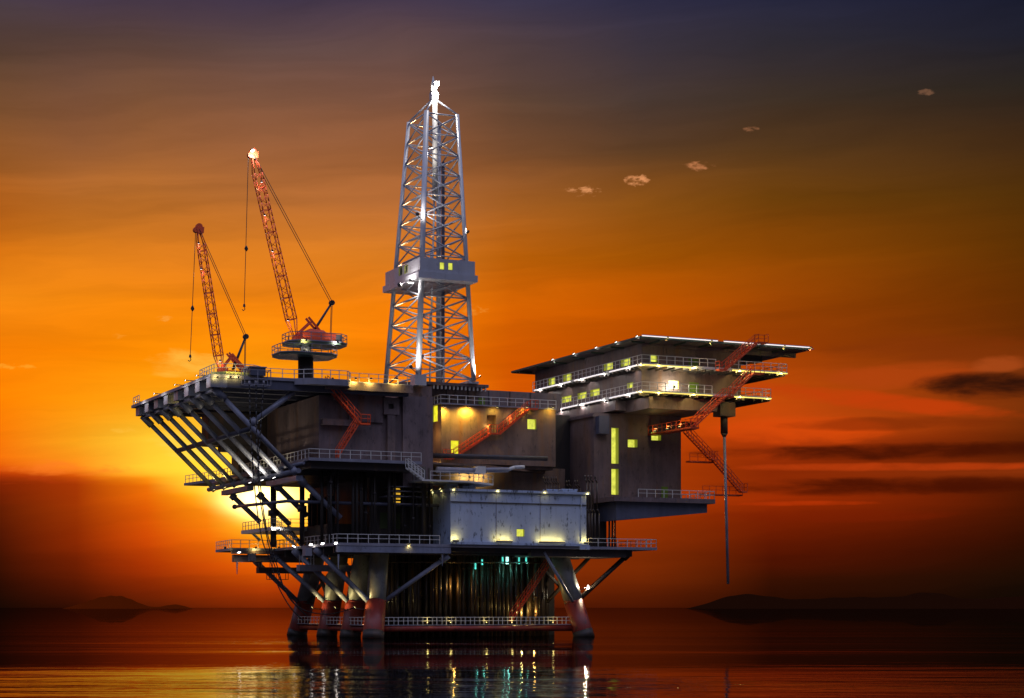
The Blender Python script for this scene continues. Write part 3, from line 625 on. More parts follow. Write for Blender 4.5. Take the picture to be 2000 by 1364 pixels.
for i in range(8):
    v = vs_b[i]; p, q = V((-30.7,v,31.3)), V((-20.2,v,21.2)); lab = '%s of the eight blue grey struts leaning from the pipe deck to the middle deck' % ords[i]
    t = thing('leaning_strut', lab, 'strut', q, GS)
    m = MB(); m.tube(p.lerp(q,.12), q, .33, 16); part(m, 'tube', 'blue_grey', t, True)
    m = MB(); m.tube(p, p.lerp(q,.13), .50, 16); part(m, 'head_collar', 'blue_grey', t, True)
    m = MB(); m.tube(p.lerp(q,.965), p.lerp(q,1.02), .50, 16); part(m, 'foot_collar', 'blue_grey', t, True)
brace((-26.0,3.2,27.0), (-20.3,3.2,31.3), .36, 'blue tube rising right from the nearest strut to the underside of the pipe deck', group='braces of the leaning struts')
brace((-25.6,3.5,26.5), (-25.6,40.6,26.5), .34, 'dark tube that links all eight leaning struts halfway up', 'blue_dark', collar=False, group='braces of the leaning struts')

# dark rear module behind the struts
t = thing('annex_module', 'dark brown stepped module behind the leaning struts', 'module', (-25,30,26))
block(t, -23.9,-12,30,33.5,26.6,31.2,'wall_dark'); block(t, -19.7,-12.002,29.6,33,22.81,26.59,'wall_dark')
m = MB(); m.box(-22.0,-19.72,30.4,32,25.8,26.59); part(m, 'outlet_box', 'wall_dark', t)

# left workshop block
B1 = thing('workshop_block', 'dark purple brown windowless block under the pipe deck with ducts on its front', 'building', (-16.65,4,22.8))
block(B1, -16.65,-5.25,4.0,26,22.81,31.19,'wall'); block(B1, -5.249,-1.0,3.55,14,19.8,31.6,'wall')
a, b = at(681,823,v=3.75), at(748,769,v=3.75); m = MB(); m.box(a.x,b.x,3.7,3.998,a.z,b.z); part(m, 'raised_panel', 'wall', B1)
a, b = at(629,830,v=3.4), at(688,823,v=3.4); m = MB(); m.box(a.x,b.x,3.1,3.998,a.z,b.z+.15); part(m, 'ledge', 'wall', B1)
a, b = at(651,782,v=3.4), at(681,769,v=3.4); m = MB(); m.box(a.x,b.x-.05,3.2,3.998,a.z,b.z); part(m, 'wall_box', 'wall', B1)
a, b = at(750,809,v=3.3), at(780,778,v=3.3); hh = hole('v', 3.3, 759,769,789,799)
m = MB(); holed(m,'v',3.3,a.x,b.x,a.z,b.z,[hh]); 
for (p,q) in (((a.x,a.z),(a.x,b.z)),((a.x,b.z),(b.x,b.z)),((b.x,b.z),(b.x,a.z)),((b.x,a.z),(a.x,a.z))): m.add([(p[0],3.3,p[1]),(q[0],3.3,q[1]),(q[0],3.998,q[1]),(p[0],3.998,p[1])],[(0,1,2,3)])
hd = part(m, 'duct_hood', 'wall', B1)
m = MB(); m.box(hh[0]+.01,hh[1]-.01,3.6,3.9,hh[2],hh[3]); m.build('intake', 'core', hd, ORG[B1.name])
a, b = at(757,888,v=3.4), at(772,809,v=3.4); m = MB(); m.box(a.x,b.x,3.4,3.998,22.81,b.z-.004); part(m, 'duct_shaft', 'wall', B1)
GR = 'red steel stairs'
stair('red stair from the pipe deck down to the landing on the purple block', at(705,826,v=2.2), at(640,750,v=2.2), width=.95, bot_land=1.3)
stair('red stair from that landing back down to the middle deck', at(660,892,v=1.1), at(700,828,v=1.1), width=.9)
# grey stair from the middle deck to the small ledge deck
stair('grey stair at the right end of the middle deck going down to a ledge', at(829,935,v=-.9), at(797,911,v=-.9), width=.85, mat='rail', group='grey steel stairs')
t = thing('ledge_deck', 'narrow grey ledge deck above the pale module with a railing', 'deck', (-4.5,-.9,20.3))
m = MB(); m.prism([(-4.4,-1.0),(2.2,-1.0),(7.5,3.0),(7.5,7),(-4.4,7)], 20.2, 20.42); part(m, 'deck_plate', 'rail', t)
m = MB(); m.rail([(-3.2,-.95,20.42),(2.2,-.95,20.42),(7.4,2.95,20.42)], step=1.3); part(m, 'railing', 'rail', t)

# ================================================================== central drill block and derrick base
B2 = thing('drill_block', 'brown rust streaked middle block with yellow windows under the derrick', 'building', (3.74,12,23.7))
f = [hole('v',12,880.5,896,861,887), hole('v',12,1030,1047,819,838.5)]; al = hole('v',12,951,968.5,811,846)
lf = [hole('u',3.74,844.5,855,793,824)]
block(B2, 3.74,21.2,12,23,23.75,31.75,'wall_warm', f+[al], lf)
window(B2,'v',12,f[0],.25,'pane_door','sill_yellow','door'); window(B2,'v',12,f[1],.45); window(B2,'u',3.74,lf[0],.25,'pane_door')
window(B2,'v',12,al,.9,'wall_warm','wall_warm','alcove')
m = MB(); m.box(3.5,21.25,11.75,23.0,31.754,31.95); part(m, 'roof', 'deck_grey', B2)
m = MB(); m.rail([(3.6,20,31.95),(3.6,11.85,31.95),(21.2,11.85,31.95)], step=1.25); part(m, 'railing', 'rail', B2)
B3 = thing('drill_floor', 'brown streaked upper wall and slab that carry the derrick', 'building', (1,15,32))
block(B3, 3.0,24.0,16.0,30,31.96,34.55,'wall'); block(B3, -.6,2.99,13.5,30,31.96,34.3,'wall')
m = MB(); m.prism([(1.6,13.4),(11.5,13.4),(11.5,28),(-.5,28),(-.5,15.2)], 34.56, 34.95); part(m, 'floor_slab', 'wall', B3)
m = MB()
for i in range(14): u = 3.2+i*.6; m.box(u,u+.16,13.5,13.8,34.05,34.556)
part(m, 'hanger_comb', 'rail', B3)
for u in (6.1,9.4,12.6,15.9,19.1): m = MB(); m.box(u,u+.12,15.9,15.998,31.97,34.54); part(m, 'panel_seam', 'wall_dark', B3)
a, b = at(934.5,790,v=15.96), at(947,778,v=15.96); m = MB(); m.box(a.x,b.x,15.93,15.998,31.96,b.z); part(m, 'door', 'door_green', B3)
for c_, l in (((.72,12.9),0),((9.0,13.6),0),((.75,25.5),0),((9.0,25.5),0)):
    m = MB(); r = .85 if c_[0] < 1 and c_[1] < 14 else .75; zt_ = 35.6 if r > .8 else 35.25; m.box(c_[0]-r,c_[0]+r,c_[1]-r,c_[1]+r,34.2 if r>.8 else 34.956,zt_); part(m, 'leg_pad', 'derrick', B3)
stair('upper red stair on the brown block from its roof edge to the lit alcove', at(977,846,v=10.9), at(1036,797,v=10.9), width=.9, bot_land=1.4, top_land=1.2)
stair('lower red stair on the brown block from the landing down past the yellow door', at(886,894,v=10.9), at(958,847,v=10.9), width=.9, bot_land=1.1)
# underside of the central block: brown lit recess
t = thing('recessed_wall', 'orange brown lit wall recessed under the brown middle block', 'wall', (-1,15,20))
block(t, -1.0,24.2,15.0,26,19.4,23.74,'wall_warm')
m = MB(); m.box(-.99,21.1,12.6,14.99,23.3,23.74); part(m, 'soffit_beam', 'wall_warm', t)
m = MB(); m.prism([(-.9,5.5),(8.0,7.0),(11,9.0),(21,14.9),(-.9,14.99)], 23.0, 23.25); part(m, 'floor_slab', 'wall_warm', t)
p, q = at(844,890,v=4.4), at(1068,896,v=4.4)
t = tag(MB().tube(p,q,.33,12).build('long_beam', 'wall_dark', None, p, True), 'long dark round beam lying across the foot of the brown block', 'beam')
t = thing('folded_gangway', 'light grey folded gangway boom lying below the dark round beam', 'gangway', at(855,918,v=2.4))
p, q = at(853,918,v=2.4), at(940,921,v=2.4); m = MB(); m.tube(p,q,.42,10); part(m, 'boom', 'deck_grey', t, True)
p2, q2 = at(925,919,v=2.2), at(992,918,v=2.2); m = MB(); m.tube(p2,q2,.34,8); part(m, 'boom', 'deck_grey', t, True)
m = MB(); a, b = at(925,925,v=2.1), at(950,912,v=2.1); m.hull8([(a.x,1.7,a.z),(a.x+1.6,1.7,a.z),(a.x+1.6,2.7,a.z),(a.x,2.7,a.z)],[(a.x+.5,1.7,b.z),(a.x+1.6,1.7,b.z),(a.x+1.6,2.7,b.z),(a.x+.5,2.7,b.z)]); part(m, 'hinge', 'rail', t)
m = MB(); p3 = at(1024,912,v=2.2); m.path([q2, at(1004,913,v=2.2), p3], .22, 8); part(m, 'arm_tip', 'rail', t, True)
# ================================================================== accommodation block and its tower
AB = thing('accommodation_block', 'large brown cantilevered living block with two railed galleries and a wide flat roof', 'building', (30,3,31.4))
UL, VF = 30.03, 3.0
lw = [hole('u',UL,*h) for h in ((1072,1085,738.5,752),(1100.5,1116,731,744.5),(1179.5,1197,709,723),(1213,1231,701,715),(1098,1116,774,786.5),(1128.5,1145.5,767,779.5),(1153.5,1171,760.5,773.5),(1225,1237,748,758.5))]
fw = [hole('v',VF,1271,1283.5,693.5,707), hole('v',VF,1306,1325,744,759.5)]
block(AB, UL,46.15,VF,37,33.72,40.55,'wall',fw,lw)
for h in lw: window(AB,'u',UL,h,.45)
window(AB,'v',VF,fw[0],.45); window(AB,'v',VF,fw[1],.3,'pane_white')
for (x0,x1,y0,y1) in ((1345,1364,702,723),(1346,1365,748,772)):
    a, b = at(x0,y1,v=VF-.05), at(x1,y0,v=VF-.05); m = MB(); m.box(a.x,b.x,VF-.06,VF-.004,a.z,b.z); part(m, 'door', 'door_green', AB)
a, b = at(1296,707,v=2.9), at(1316,672,v=2.9); m = MB(); m.box(a.x,b.x,2.85,2.998,a.z+1.0,40.5); part(m, 'raised_panel', 'wall', AB)
# roof: wide thin slab with a kerb and ribs under the eaves
m = MB(); m.prism([(27.9,-.5),(55.7,-.5),(55.7,28),(50,41),(27.9,41)], 40.62, 40.92); rf = part(m, 'roof', 'wall', AB)
m = MB(); m.box(27.78,27.9,-.6,41,40.66,40.95); m.box(27.78,55.6,-.62,-.5,40.66,40.95); m.build('edge_trim', 'green_paint', rf, ORG[AB.name])
for v in (2,8,14,20,26,32,38): m = MB(); m.box(27.95,30.0,v,v+.16,40.38,40.615); m.build('eaves_rib', 'green_paint', rf, ORG[AB.name])
for u in (31,35,39,43,47,51): m = MB(); m.box(u,u+.16,-.45,2.68,40.38,40.615); m.build('eaves_rib', 'green_paint', rf, ORG[AB.name])
m = MB(); m.box(46.2,55.2,2.6,3.0,39.9,40.615); m.box(30.0,46.1,2.7,2.998,40.2,40.545); m.build('fascia', 'wall', rf, ORG[AB.name])
m = MB(); m.box(47.5,51.0,5.0,7.0,39.3,40.615); m.build('hung_cabinet', 'wall_dark', rf, ORG[AB.name])
m = MB(); m.hull8([(55.2,-.6,40.55),(56.1,-.6,40.75),(56.1,4,40.75),(55.2,8,40.55)],[(55.2,-.6,40.93),(56.1,-.6,40.93),(56.1,4,40.93),(55.2,8,40.93)]); m.build('roof_tip', 'pink_paint', rf, ORG[AB.name])
m = MB(); m.box(48.5,53.0,4,8,40.925,41.4); m.build('skylight', 'blue_dark', rf, ORG[AB.name])
# two galleries
for z, ur, vb, gap in ((37.05,52.0,34.5,(40.2,42.6)),(33.35,49.3,28.5,(39.6,42.3))):
    m = MB(); m.prism([(28.4,0),(ur,0),(ur,20),(46.16,20),(46.16,VF-.002),(UL-.002,VF-.002),(UL-.002,vb),(28.4,vb)], z, z+.35); g = part(m, 'gallery', 'rail', AB)
    m = MB()
    v = .9
    while v < vb: m.box(28.45,UL-.01,v,v+.2,z-.28,z-.004); v += 1.25
    u = 31.0
    while u < 45.9: m.box(u,u+.2,.1,VF-.01,z-.28,z-.004); u += 1.25
    u = 46.5
    while u < ur: m.box(u,u+.2,.1,19.8,z-.28,z-.004); u += 1.25
    m.build('gallery_joist_row', 'wall_dark', g, ORG[AB.name])
    for pts in ([(28.45,vb,z+.35),(28.45,.05,z+.35),(gap[0],.05,z+.35)], [(gap[1],.05,z+.35),(ur-.05,.05,z+.35),(ur-.05,19,z+.35)]):
        m = MB(); m.rail(pts, step=1.3); m.build('railing', 'rail', g, ORG[AB.name])
# storey under the galleries
m = MB(); m.box(30.4,41.3,1.5,24,31.42,33.06); part(m, 'soffit_block', 'wall', AB)
m = MB(); m.box(28.6,30.39,8,36,31.7,33.06); part(m, 'soffit_beam', 'wall', AB)
TW = thing('stair_tower', 'tall brown tower below the living block with a tall yellow strip window', 'building', (26.25,10,19.2))
tf = [hole('v',10,*h) for h in ((1194,1208,836,906),(1194,1208,916,966.5),(1226,1245,858.5,874),(1272,1291,844.5,860.5))]
block(TW, 26.25,40.41,10,21.5,19.2,31.41,'wall',tf)
for h in tf: window(TW,'v',10,h,.9)
a, b = at(1292,972,v=9.95), at(1304.5,951,v=9.95); m = MB(); m.box(a.x,b.x,9.93,9.996,19.2,b.z); part(m, 'door', 'door_green', TW)
a, b = at(1170,847,v=9), at(1190,813,v=9); m = MB(); m.box(a.x,b.x,9.0,9.998,a.z,b.z); part(m, 'wall_box', 'blue_dark', TW)
m = MB(); m.box(26.0,26.24,10,21.5,30.9,31.2); part(m, 'eaves_lip', 'wall', TW)
m = MB(); m.box(40.42,42.4,9,11,29.6,30.7); part(m, 'bracket_box', 'wall', TW)
block(TW, 21.4,26.24,17.5,24,12.2,31.7,'core',name='dark_filler')  # added black block that shuts out the sky between drill block and tower
SL = thing('tower_slab', 'thick cantilevered slab with tapered belly under the brown tower', 'slab', (25.2,2,18.5))
m = MB(); m.prism([(25.2,2),(41.3,2),(41.3,20),(25.2,20)], 18.5, 19.14); part(m, 'deck_plate', 'wall', SL)
m = MB(); m.hull8([(25.9,2.7,15.9),(40.4,2.7,17.25),(40.4,19,17.25),(25.9,19,15.9)],[(25.9,2.7,18.49),(40.4,2.7,18.49),(40.4,19,18.49),(25.9,19,18.49)]); part(m, 'belly', 'blue_dark', SL)
m = MB(); m.rail([(29.0,2.06,19.14),(41.2,2.06,19.14),(41.2,19,19.14)], step=1.3); part(m, 'railing', 'rail', SL)
t = thing('support_column', 'black square column carrying the tower on the lower deck', 'column', (24,12,12.2))
m = MB(); m.box(24.6,27.2,8.0,12,12.15,18.48); part(m, 'shaft', 'core', t)
m = MB(); m.box(24.2,27.6,7.6,12.4,12.15,12.5); part(m, 'base_plate', 'core', t)
for i, x in enumerate((1190,1196,1201)):
    p = at(x,1050,v=6.0); t = thing('riser_pipe', 'slim dark pipe, %s of three under the right slab' % ('left one','middle one','right one')[i], 'pipe', (p.x,6,12.14), 'three pipes under the right slab')
    m = MB(); m.tube((p.x,6,12.14),(p.x,6,16.6),.14,8); part(m, 'pipe_wall', 'core', t, True)
    m = MB(); m.tube((p.x,6,13.4),(p.x,6,13.7),.22,8); part(m, 'flange', 'core', t, True)
# stairs down the right side
z1, z2, z3, z4 = 28.8, 33.7, 37.4, 40.95
a, b, c_, d_, e_ = at(1350,833,v=-1), at(1412,774,v=-1), at(1466,729,v=-1), at(1410,723,v=-1), at(1474,669,v=-1)
stair('orange stair from the tower catwalk up to the lower gallery of the living block', a, b, wv=V((0,-1,0)), top_land=1.2)
stair('orange stair between the two galleries of the living block', b+V((.9,0,.2)), c_, wv=V((0,-1,0)), top_land=1.6)
stair('topmost orange stair from the upper gallery to the flat roof', d_, e_, wv=V((0,-1,0)), top_land=1.6, bot_land=1.0)
t = thing('tower_catwalk', 'orange railed catwalk with three small lamps leading to the tower', 'catwalk', (35,4,28.6))
m = MB(); m.box(34.9,36.3,-2.0,9.98,28.5,28.75); part(m, 'deck_plate', 'orange', t)
m = MB(); m.rail([(34.95,9.9,28.75),(34.95,-1.95,28.75),(36.2,-1.95,28.75)], step=1.3); part(m, 'railing', 'orange', t)
q1, q2, q3 = at(1334,842,v=5), at(1386,897,v=5), at(1444,960,v=5)
stair('red stair from the catwalk down to the landing right of the tower', q2, q1, wv=V((0,-1,0)), width=.9, bot_land=.8)
stair('lowest red stair dropping to the end of the slab at the far right', q3, q2+V((.3,0,0)), wv=V((0,-1,0)), width=.9, bot_land=.8)
for x0, x1, y, l in ((1340,1394,898,'dark railed landing halfway down the red stairs right of the tower'),(1365,1450,962,'dark railed landing at the foot of the red stairs right of the tower')):
    p, q = at(x0,y+3,v=6.2), at(x1,y,v=5.2); t = thing('stair_landing', l, 'landing', p, 'landings right of the tower')
    m = MB(); m.box(p.x,q.x,5.1,6.3,p.z-.2,p.z); part(m, 'deck_plate', 'orange', t)
    m = MB(); m.rail([(p.x,5.15,p.z),(q.x,5.15,p.z)], step=1.2, w=.06); part(m, 'railing', 'orange', t)
t = thing('caisson', 'long thin caisson hanging from a thick sleeve at the right toward the sea', 'pipe', at(1414,847,v=4))
p, q, s_ = at(1414,806,v=4), at(1414.5,847,v=4), at(1422,1141,v=3.4)
m = MB(); m.tube(q,s_,.20,12); part(m, 'tube', 'blue_grey', t, True)
m = MB(); m.tube(p,q,.52,16); m.tube(q,q+V((0,0,-.5)),.5,16,.22); part(m, 'sleeve', 'wall_dark', t, True)
m = MB(); m.box(p.x-1.2,p.x+1.3,3.0,5.0,p.z-.6,33.05); part(m, 'sleeve_head', 'wall', t)

# ================================================================== derrick
DK = thing('derrick', 'tall pale steel lattice derrick with a cabin halfway up', 'derrick', (.7,12.9,35.2))
def dl(i, z):
    b = ((.72,12.9),(9.0,12.9),(9.0,25.5),(.72,25.5))[i]; t = ((2.5,14.3),(7.1,14.3),(7.1,20.9),(2.5,20.9))[i]
    f = (z-35.2)/(72.35-35.2); return V((b[0]+(t[0]-b[0])*f, b[1]+(t[1]-b[1])*f, z))
for i in range(4):
    m = MB(); m.tube(dl(i,35.3), dl(i,72.35), (.42,.33,.42,.33)[i], 12, (.36,.27,.32,.27)[i]); part(m, 'leg', 'derrick', DK, True)
zs = [35.45 + k*(72.1-35.45)/13 for k in range(14)]
for i in range(4):
    j = (i+1) % 4; m = MB()
    for k, z in enumerate(zs):
        m.tube(dl(i,z), dl(j,z), .11, 6)
        if k < 13: m.tube(dl(i,z), dl(j,zs[k+1]), .11, 6); m.tube(dl(j,z), dl(i,zs[k+1]), .11, 6)
    part(m, 'face_bracing', 'derrick', DK, True)
top = V((4.95,17.6,75.2))
for i in range(4):
    m = MB(); m.tube(dl(i,72.35), top, .13, 6); part(m, 'apex_brace', 'derrick', DK, True)
m = MB(); m.box(4.5,5.5,17.1,18.1,75.0,76.0); part(m, 'crown_block', 'derrick', DK)
m = MB(); m.tube((4.95,17.6,76.0),(4.85,17.6,78.3),.55,10,.04); m.tube((5.35,17.6,76.1),(5.35,17.6,77.3),.12,6); part(m, 'mast_spike', 'rail', DK, True)
m = MB(); m.tube((4.9,17.0,60.8),(4.95,17.2,74.9),.42,14,.34); part(m, 'top_drive', 'rail', DK, True)
m = MB(); m.tube((4.5,18,35),(4.85,17.2,60.8),.13,8); m.tube((4.6,18,41),(4.65,18,45),.38,10,.15); m.tube((4.7,18,50.0),(4.78,18,54),.38,10,.15); part(m, 'drill_string', 'derrick', DK, True)
m = MB(); m.box(7.2,7.55,19.8,20.2,35,67); part(m, 'guide_rail', 'blue_dark', DK)
zc0, zc1 = 48.65, 51.5; u0, u1, v0, v1 = .25,8.4,11.15,24.2
fw = [hole('v',v0,859,867.5,513,526.5), hole('v',v0,875.5,884,514,527.5)]; lw = [hole('u',u0,779,786,522,538), hole('u',u0,790,796.5,518,534)]
m = MB(); holed(m,'v',v0,u0,u1,zc0+.9,zc1,fw); holed(m,'u',u0,v0,v1,zc0+.9,zc1,lw)
m.add([(u1,v0,zc0+.9),(u1,v1,zc0+.9),(u1,v1,zc1),(u1,v0,zc1)],[(0,1,2,3)]); m.add([(u0,v1,zc0+.9),(u1,v1,zc0+.9),(u1,v1,zc1),(u0,v1,zc1)],[(3,2,1,0)])
cb = part(m, 'cabin', 'derrick', DK)
def sub_window(h, ax, c, mat='pane_yellow'):
    window(cb, ax, c, h, .2, mat, 'sill_yellow')
ORG[cb.name] = ORG[DK.name]
for h in fw: sub_window(h,'v',v0)
for h in lw: sub_window(h,'u',u0,'wall_dark')
m = MB(); m.box(u0-.3,u1+.3,v0-.3,v1+.3,zc0,zc0+.896); m.build('cabin_ledge', 'derrick', cb, ORG[DK.name])
m = MB(); m.box(u0+.01,u1-.01,v0+.01,v1-.01,zc0+.9,zc0+1.0); m.build('cabin_floor', 'derrick', cb, ORG[DK.name])

# ================================================================== cranes
def crane(vc, foot, tip, mtop, mfoot, hk_top, hk_mid, hk_bot, sq, label, wv):
    """lattice boom crane standing in the plane v = vc; all corners given in the photograph's pixels"""
    F, T_, M, MF = at(*foot,v=vc), at(*tip,v=vc), at(*mtop,v=vc), at(*mfoot,v=vc)
    t = thing('lattice_crane', label, 'crane', F, 'red lattice boom cranes')
    d = (T_-F).normalized(); n = V((0,1,0)); s = n.cross(d).normalized(); L = (T_-F).length
    def sect(f, w): c = F + d*L*f; return [c+(s*i+n*j)*w/2 for i, j in ((-1,-1),(1,-1),(1,1),(-1,1))]
    fr = [0, .10] + [.10 + .80*i/wv for i in range(1, wv+1)] + [1.0]
    ww = [.35, sq] + [sq*(1-.12*i/wv) for i in range(1, wv+1)] + [.3]
    S = [sect(f, w_) for f, w_ in zip(fr, ww)]
    for j in range(4):
        m = MB()
        for a, b in zip(S, S[1:]): m.tube(a[j], b[j], .068, 6)
        part(m, 'boom_chord', 'red_crane', t, True)
    m = MB()
    for k in range(1, len(S)-2):
        for j in range(4):
            jj = (j+1) % 4; m.tube(S[k][j], S[k+1][jj], .036, 5) if k % 2 else m.tube(S[k][jj], S[k+1][j], .036, 5)
            if k % 3 == 1: m.tube(S[k][j], S[k][jj], .05, 5)
    part(m, 'boom_lacing', 'red_crane', t, True)
    m = MB(); c = F+d*L; m.hull8([c+s*x+n*y-d*.5 for x, y in ((-.22,-.35),(.5,-.35),(.5,.35),(-.22,.35))],[c+s*x+n*y+d*.25 for x, y in ((-.35,-.35),(.7,-.35),(.7,.35),(-.35,.35))])
    m.tube(c+s*.1-n*.3+d*.35, c+s*.1+n*.3+d*.35, .42, 14); m.tube(c-s*.35-n*.3, c-s*.35+n*.3, .36, 14); part(m, 'boom_head', 'red_crane', t)
    for o in (-.35,.35):
        m = MB(); m.tube(T_+n*o, M+n*o, .045, 5); part(m, 'pendant_rope', 'cable', t)
    m = MB(); m.tube(MF-n*.25, M, .14, 8); m.tube(MF+n*.25, M, .14, 8); part(m, 'mast', 'cable', t, True)
    m = MB(); m.tube(M-n*.3, M+n*.3, .34, 12); part(m, 'mast_sheave', 'cable', t)
    return t, F, T_, M, n, s, d
def ropes(t, a, b, c):
    m = MB(); m.tube(a, c, .045, 5); part(m, 'hoist_rope', 'cable', t)
    m = MB(); m.tube(b+V((0,0,.3)), b+V((0,0,-.1)), .10, 8, .26); m.tube(b+V((0,0,-.1)), b+V((0,0,-.4)), .26, 8, .08); part(m, 'headache_ball', 'cable', t, True)
    m = MB(); m.tube(c+V((0,0,.25)), c+V((0,0,-.1)), .12, 8, .18); m.path([c+V((0,0,-.1)), c+V((.1,0,-.4)), c+V((-.1,0,-.6)), c+V((-.28,0,-.45))], .05, 6); part(m, 'hook', 'cable', t)
# the bigger crane on its round pedestal
vc = 5.0
ct, F, T_, M, n, s, d = crane(vc, (577,660), (494,303), (648,592), (607,656), None, None, None, 1.15, 'taller red lattice crane on a round pedestal with a lamp at its tip', 20)
ropes(ct, at(485,306,v=vc), at(481,485,v=vc), at(477,598,v=vc))
pc = at(597,735,v=vc)
def octo(cx, cy, hx, hy, k): return [(cx-hx+k,cy-hy),(cx+hx-k,cy-hy),(cx+hx,cy-hy+k),(cx+hx,cy+hy-k),(cx+hx-k,cy+hy),(cx-hx+k,cy+hy),(cx-hx,cy+hy-k),(cx-hx,cy-hy+k)]
m = MB(); m.tube((pc.x,vc,32.9),(pc.x,vc,36.0),.98,24); part(m, 'pedestal', 'wall_dark', ct, True)
m = MB(); m.tube((pc.x,vc,36.0),(pc.x,vc,37.5),.72,24); part(m, 'slew_ring', 'leg_grey', ct, True)
zA, zB = 36.0, 37.55
for z, cx, hx, hy, k in ((zA, pc.x-.15, 3.8, 3.0, 1.3), (zB, pc.x+1.2, 3.9, 2.6, 1.2)):
    po = octo(cx, vc, hx, hy, k); m = MB(); m.prism(po, z, z+.28); pl_ = part(m, 'platform', 'green_paint', ct)
    m = MB(); m.prism([(cx+(x-cx)*1.02, vc+(y-vc)*1.02) for x, y in po], z+.284, z+.42); m.build('platform_rim', 'deck_grey', pl_, ORG[ct.name])
    m = MB(); m.rail([(x,y,z+.42) for x, y in po], h=1.0, step=1.3, w=.075, closed=True); m.build('platform_railing', 'deck_grey', pl_, ORG[ct.name])
a, b = at(590,676,v=4), at(652,661,v=4)
m = MB(); m.box(a.x-.2,b.x,3.2,6.6,zB+.424,zB+1.5); m.hull8([(a.x+.3,3.4,zB+1.5),(a.x+3.2,3.4,zB+1.5),(a.x+3.2,6.4,zB+1.5),(a.x+.3,6.4,zB+1.5)],[(a.x+1.0,3.6,zB+2.05),(a.x+2.8,3.6,zB+1.9),(a.x+2.8,6.2,zB+1.9),(a.x+1.0,6.2,zB+2.05)]); part(m, 'machinery_house', 'red_crane', ct)
m = MB(); m.box(b.x-1.4,b.x+.9,3.3,6.5,zB+.428,zB+1.45); part(m, 'counterweight', 'leg_grey', ct)
m = MB(); m.box(F.x-.25,F.x+.5,vc-.8,vc+.8,zB+.43,F.z+.1); part(m, 'boom_foot', 'red_crane', ct)
def aframe(t, pts, w):
    for (p, q) in pts:
        m = MB(); 
        for o in (-.55,.55): m.bar(at(*p,v=vc)+V((0,o,0)), at(*q,v=vc)+V((0,o,0)), w)
        part(m, 'a_frame', 'red_crane', t)
aframe(ct, (((579,655),(608,628)),((600,621),(636,664))), .24)
m = MB()
for o in (-.2,.2): m.tube(M+V((0,o,0)), at(645.5,662,v=vc)+V((0,o,0)), .045, 5)
part(m, 'back_stay', 'cable', ct)
m = MB(); p = at(645.5,661,v=vc); m.tube(p, p+V((0,0,.5)), .16, 8); part(m, 'stay_anchor', 'red_crane', ct)
# the smaller crane, on the pipe deck itself
vc = 7.0
kt, F, T_, M, n, s, d = crane(vc, (431,722), (388,449), (480,658), (455,722), None, None, None, .98, 'shorter red lattice crane standing at the corner of the pipe deck', 16)
ropes(kt, at(382,452,v=vc), at(376,602,v=vc), at(371.5,697,v=vc))
m = MB(); m.prism(octo(F.x+1.2, vc, 3.1, 4.6, 1.2), 32.904, 33.35); plt = part(m, 'platform', 'sill_yellow', kt)
m = MB(); m.rail([(x,y,33.35) for x, y in octo(F.x+1.2, vc, 3.0, 4.5, 1.2)], h=1.0, step=1.2, w=.07, closed=True); m.build('platform_railing', 'rail', plt, ORG[kt.name])
m = MB(); m.box(F.x-.3,F.x+.8,vc-.7,vc+.7,33.354,F.z+.15); m.box(F.x+.8,F.x+2.6,vc-1.0,vc+1.0,33.354,34.0); part(m, 'boom_foot', 'red_crane', kt)
aframe(kt, (((434,719),(452,697)),((445,690),(472,722)),((451,692),(477,722))), .20)
m = MB(); m.tube(M, at(479,718,v=vc), .045, 5); m.tube(M+V((0,.4,0)), at(479,718,v=vc)+V((0,.4,0)), .045, 5); part(m, 'back_stay', 'cable', kt)
m = MB(); p = at(478,721,v=vc); m.box(p.x-.4,p.x+.5,vc-.6,vc+.6,33.354,p.z+.3); part(m, 'winch', 'rail', kt)

# cabin and cage hung on the front of the pipe deck, with the hoses that drop from it to the sea
HC = thing('hose_station', 'dark steel cabin with an open bar cage on the front edge of the pipe deck', 'cabin', at(500,735,v=1.6))
a, b = at(489,733,v=1.5), at(519,719,v=1.5)
m = MB(); m.box(a.x,b.x,1.5,4.0,32.95,b.z); part(m, 'cabin', 'blue_dark', HC)
m = MB(); m.box(a.x-.12,b.x+.12,1.4,4.1,b.z+.004,b.z+.14); part(m, 'cabin_roof', 'blue_grey', HC)
a, b = at(478,750,v=.6), at(529,724,v=.6); m = MB(); za, zm, zb = a.z, a.z+.75, b.z
for vv in (.6, 2.0):
    for z in (za, zm, zb): m.bar((a.x,vv,z),(b.x,vv,z),.085)
    for u in (a.x,(a.x+b.x)/2,b.x): m.bar((u,vv,za),(u,vv,zb),.085)
for u in (a.x,b.x):
    for z in (za, zb): m.bar((u,.6,z),(u,2.0,z),.085)
part(m, 'cage', 'deck_grey', HC)
def bez(pts, n=10):
    out = []
    for i in range(len(pts)-1):
        p0 = pts[max(0,i-1)]; p1 = pts[i]; p2 = pts[i+1]; p3 = pts[min(len(pts)-1,i+2)]
        for k in range(n):
            t = k/n; out.append(.5*((2*p1)+(p2-p0)*t+(2*p0-5*p1+4*p2-p3)*t*t+(3*p1-p0-3*p2+p3)*t**3))
    return out+[pts[-1]]
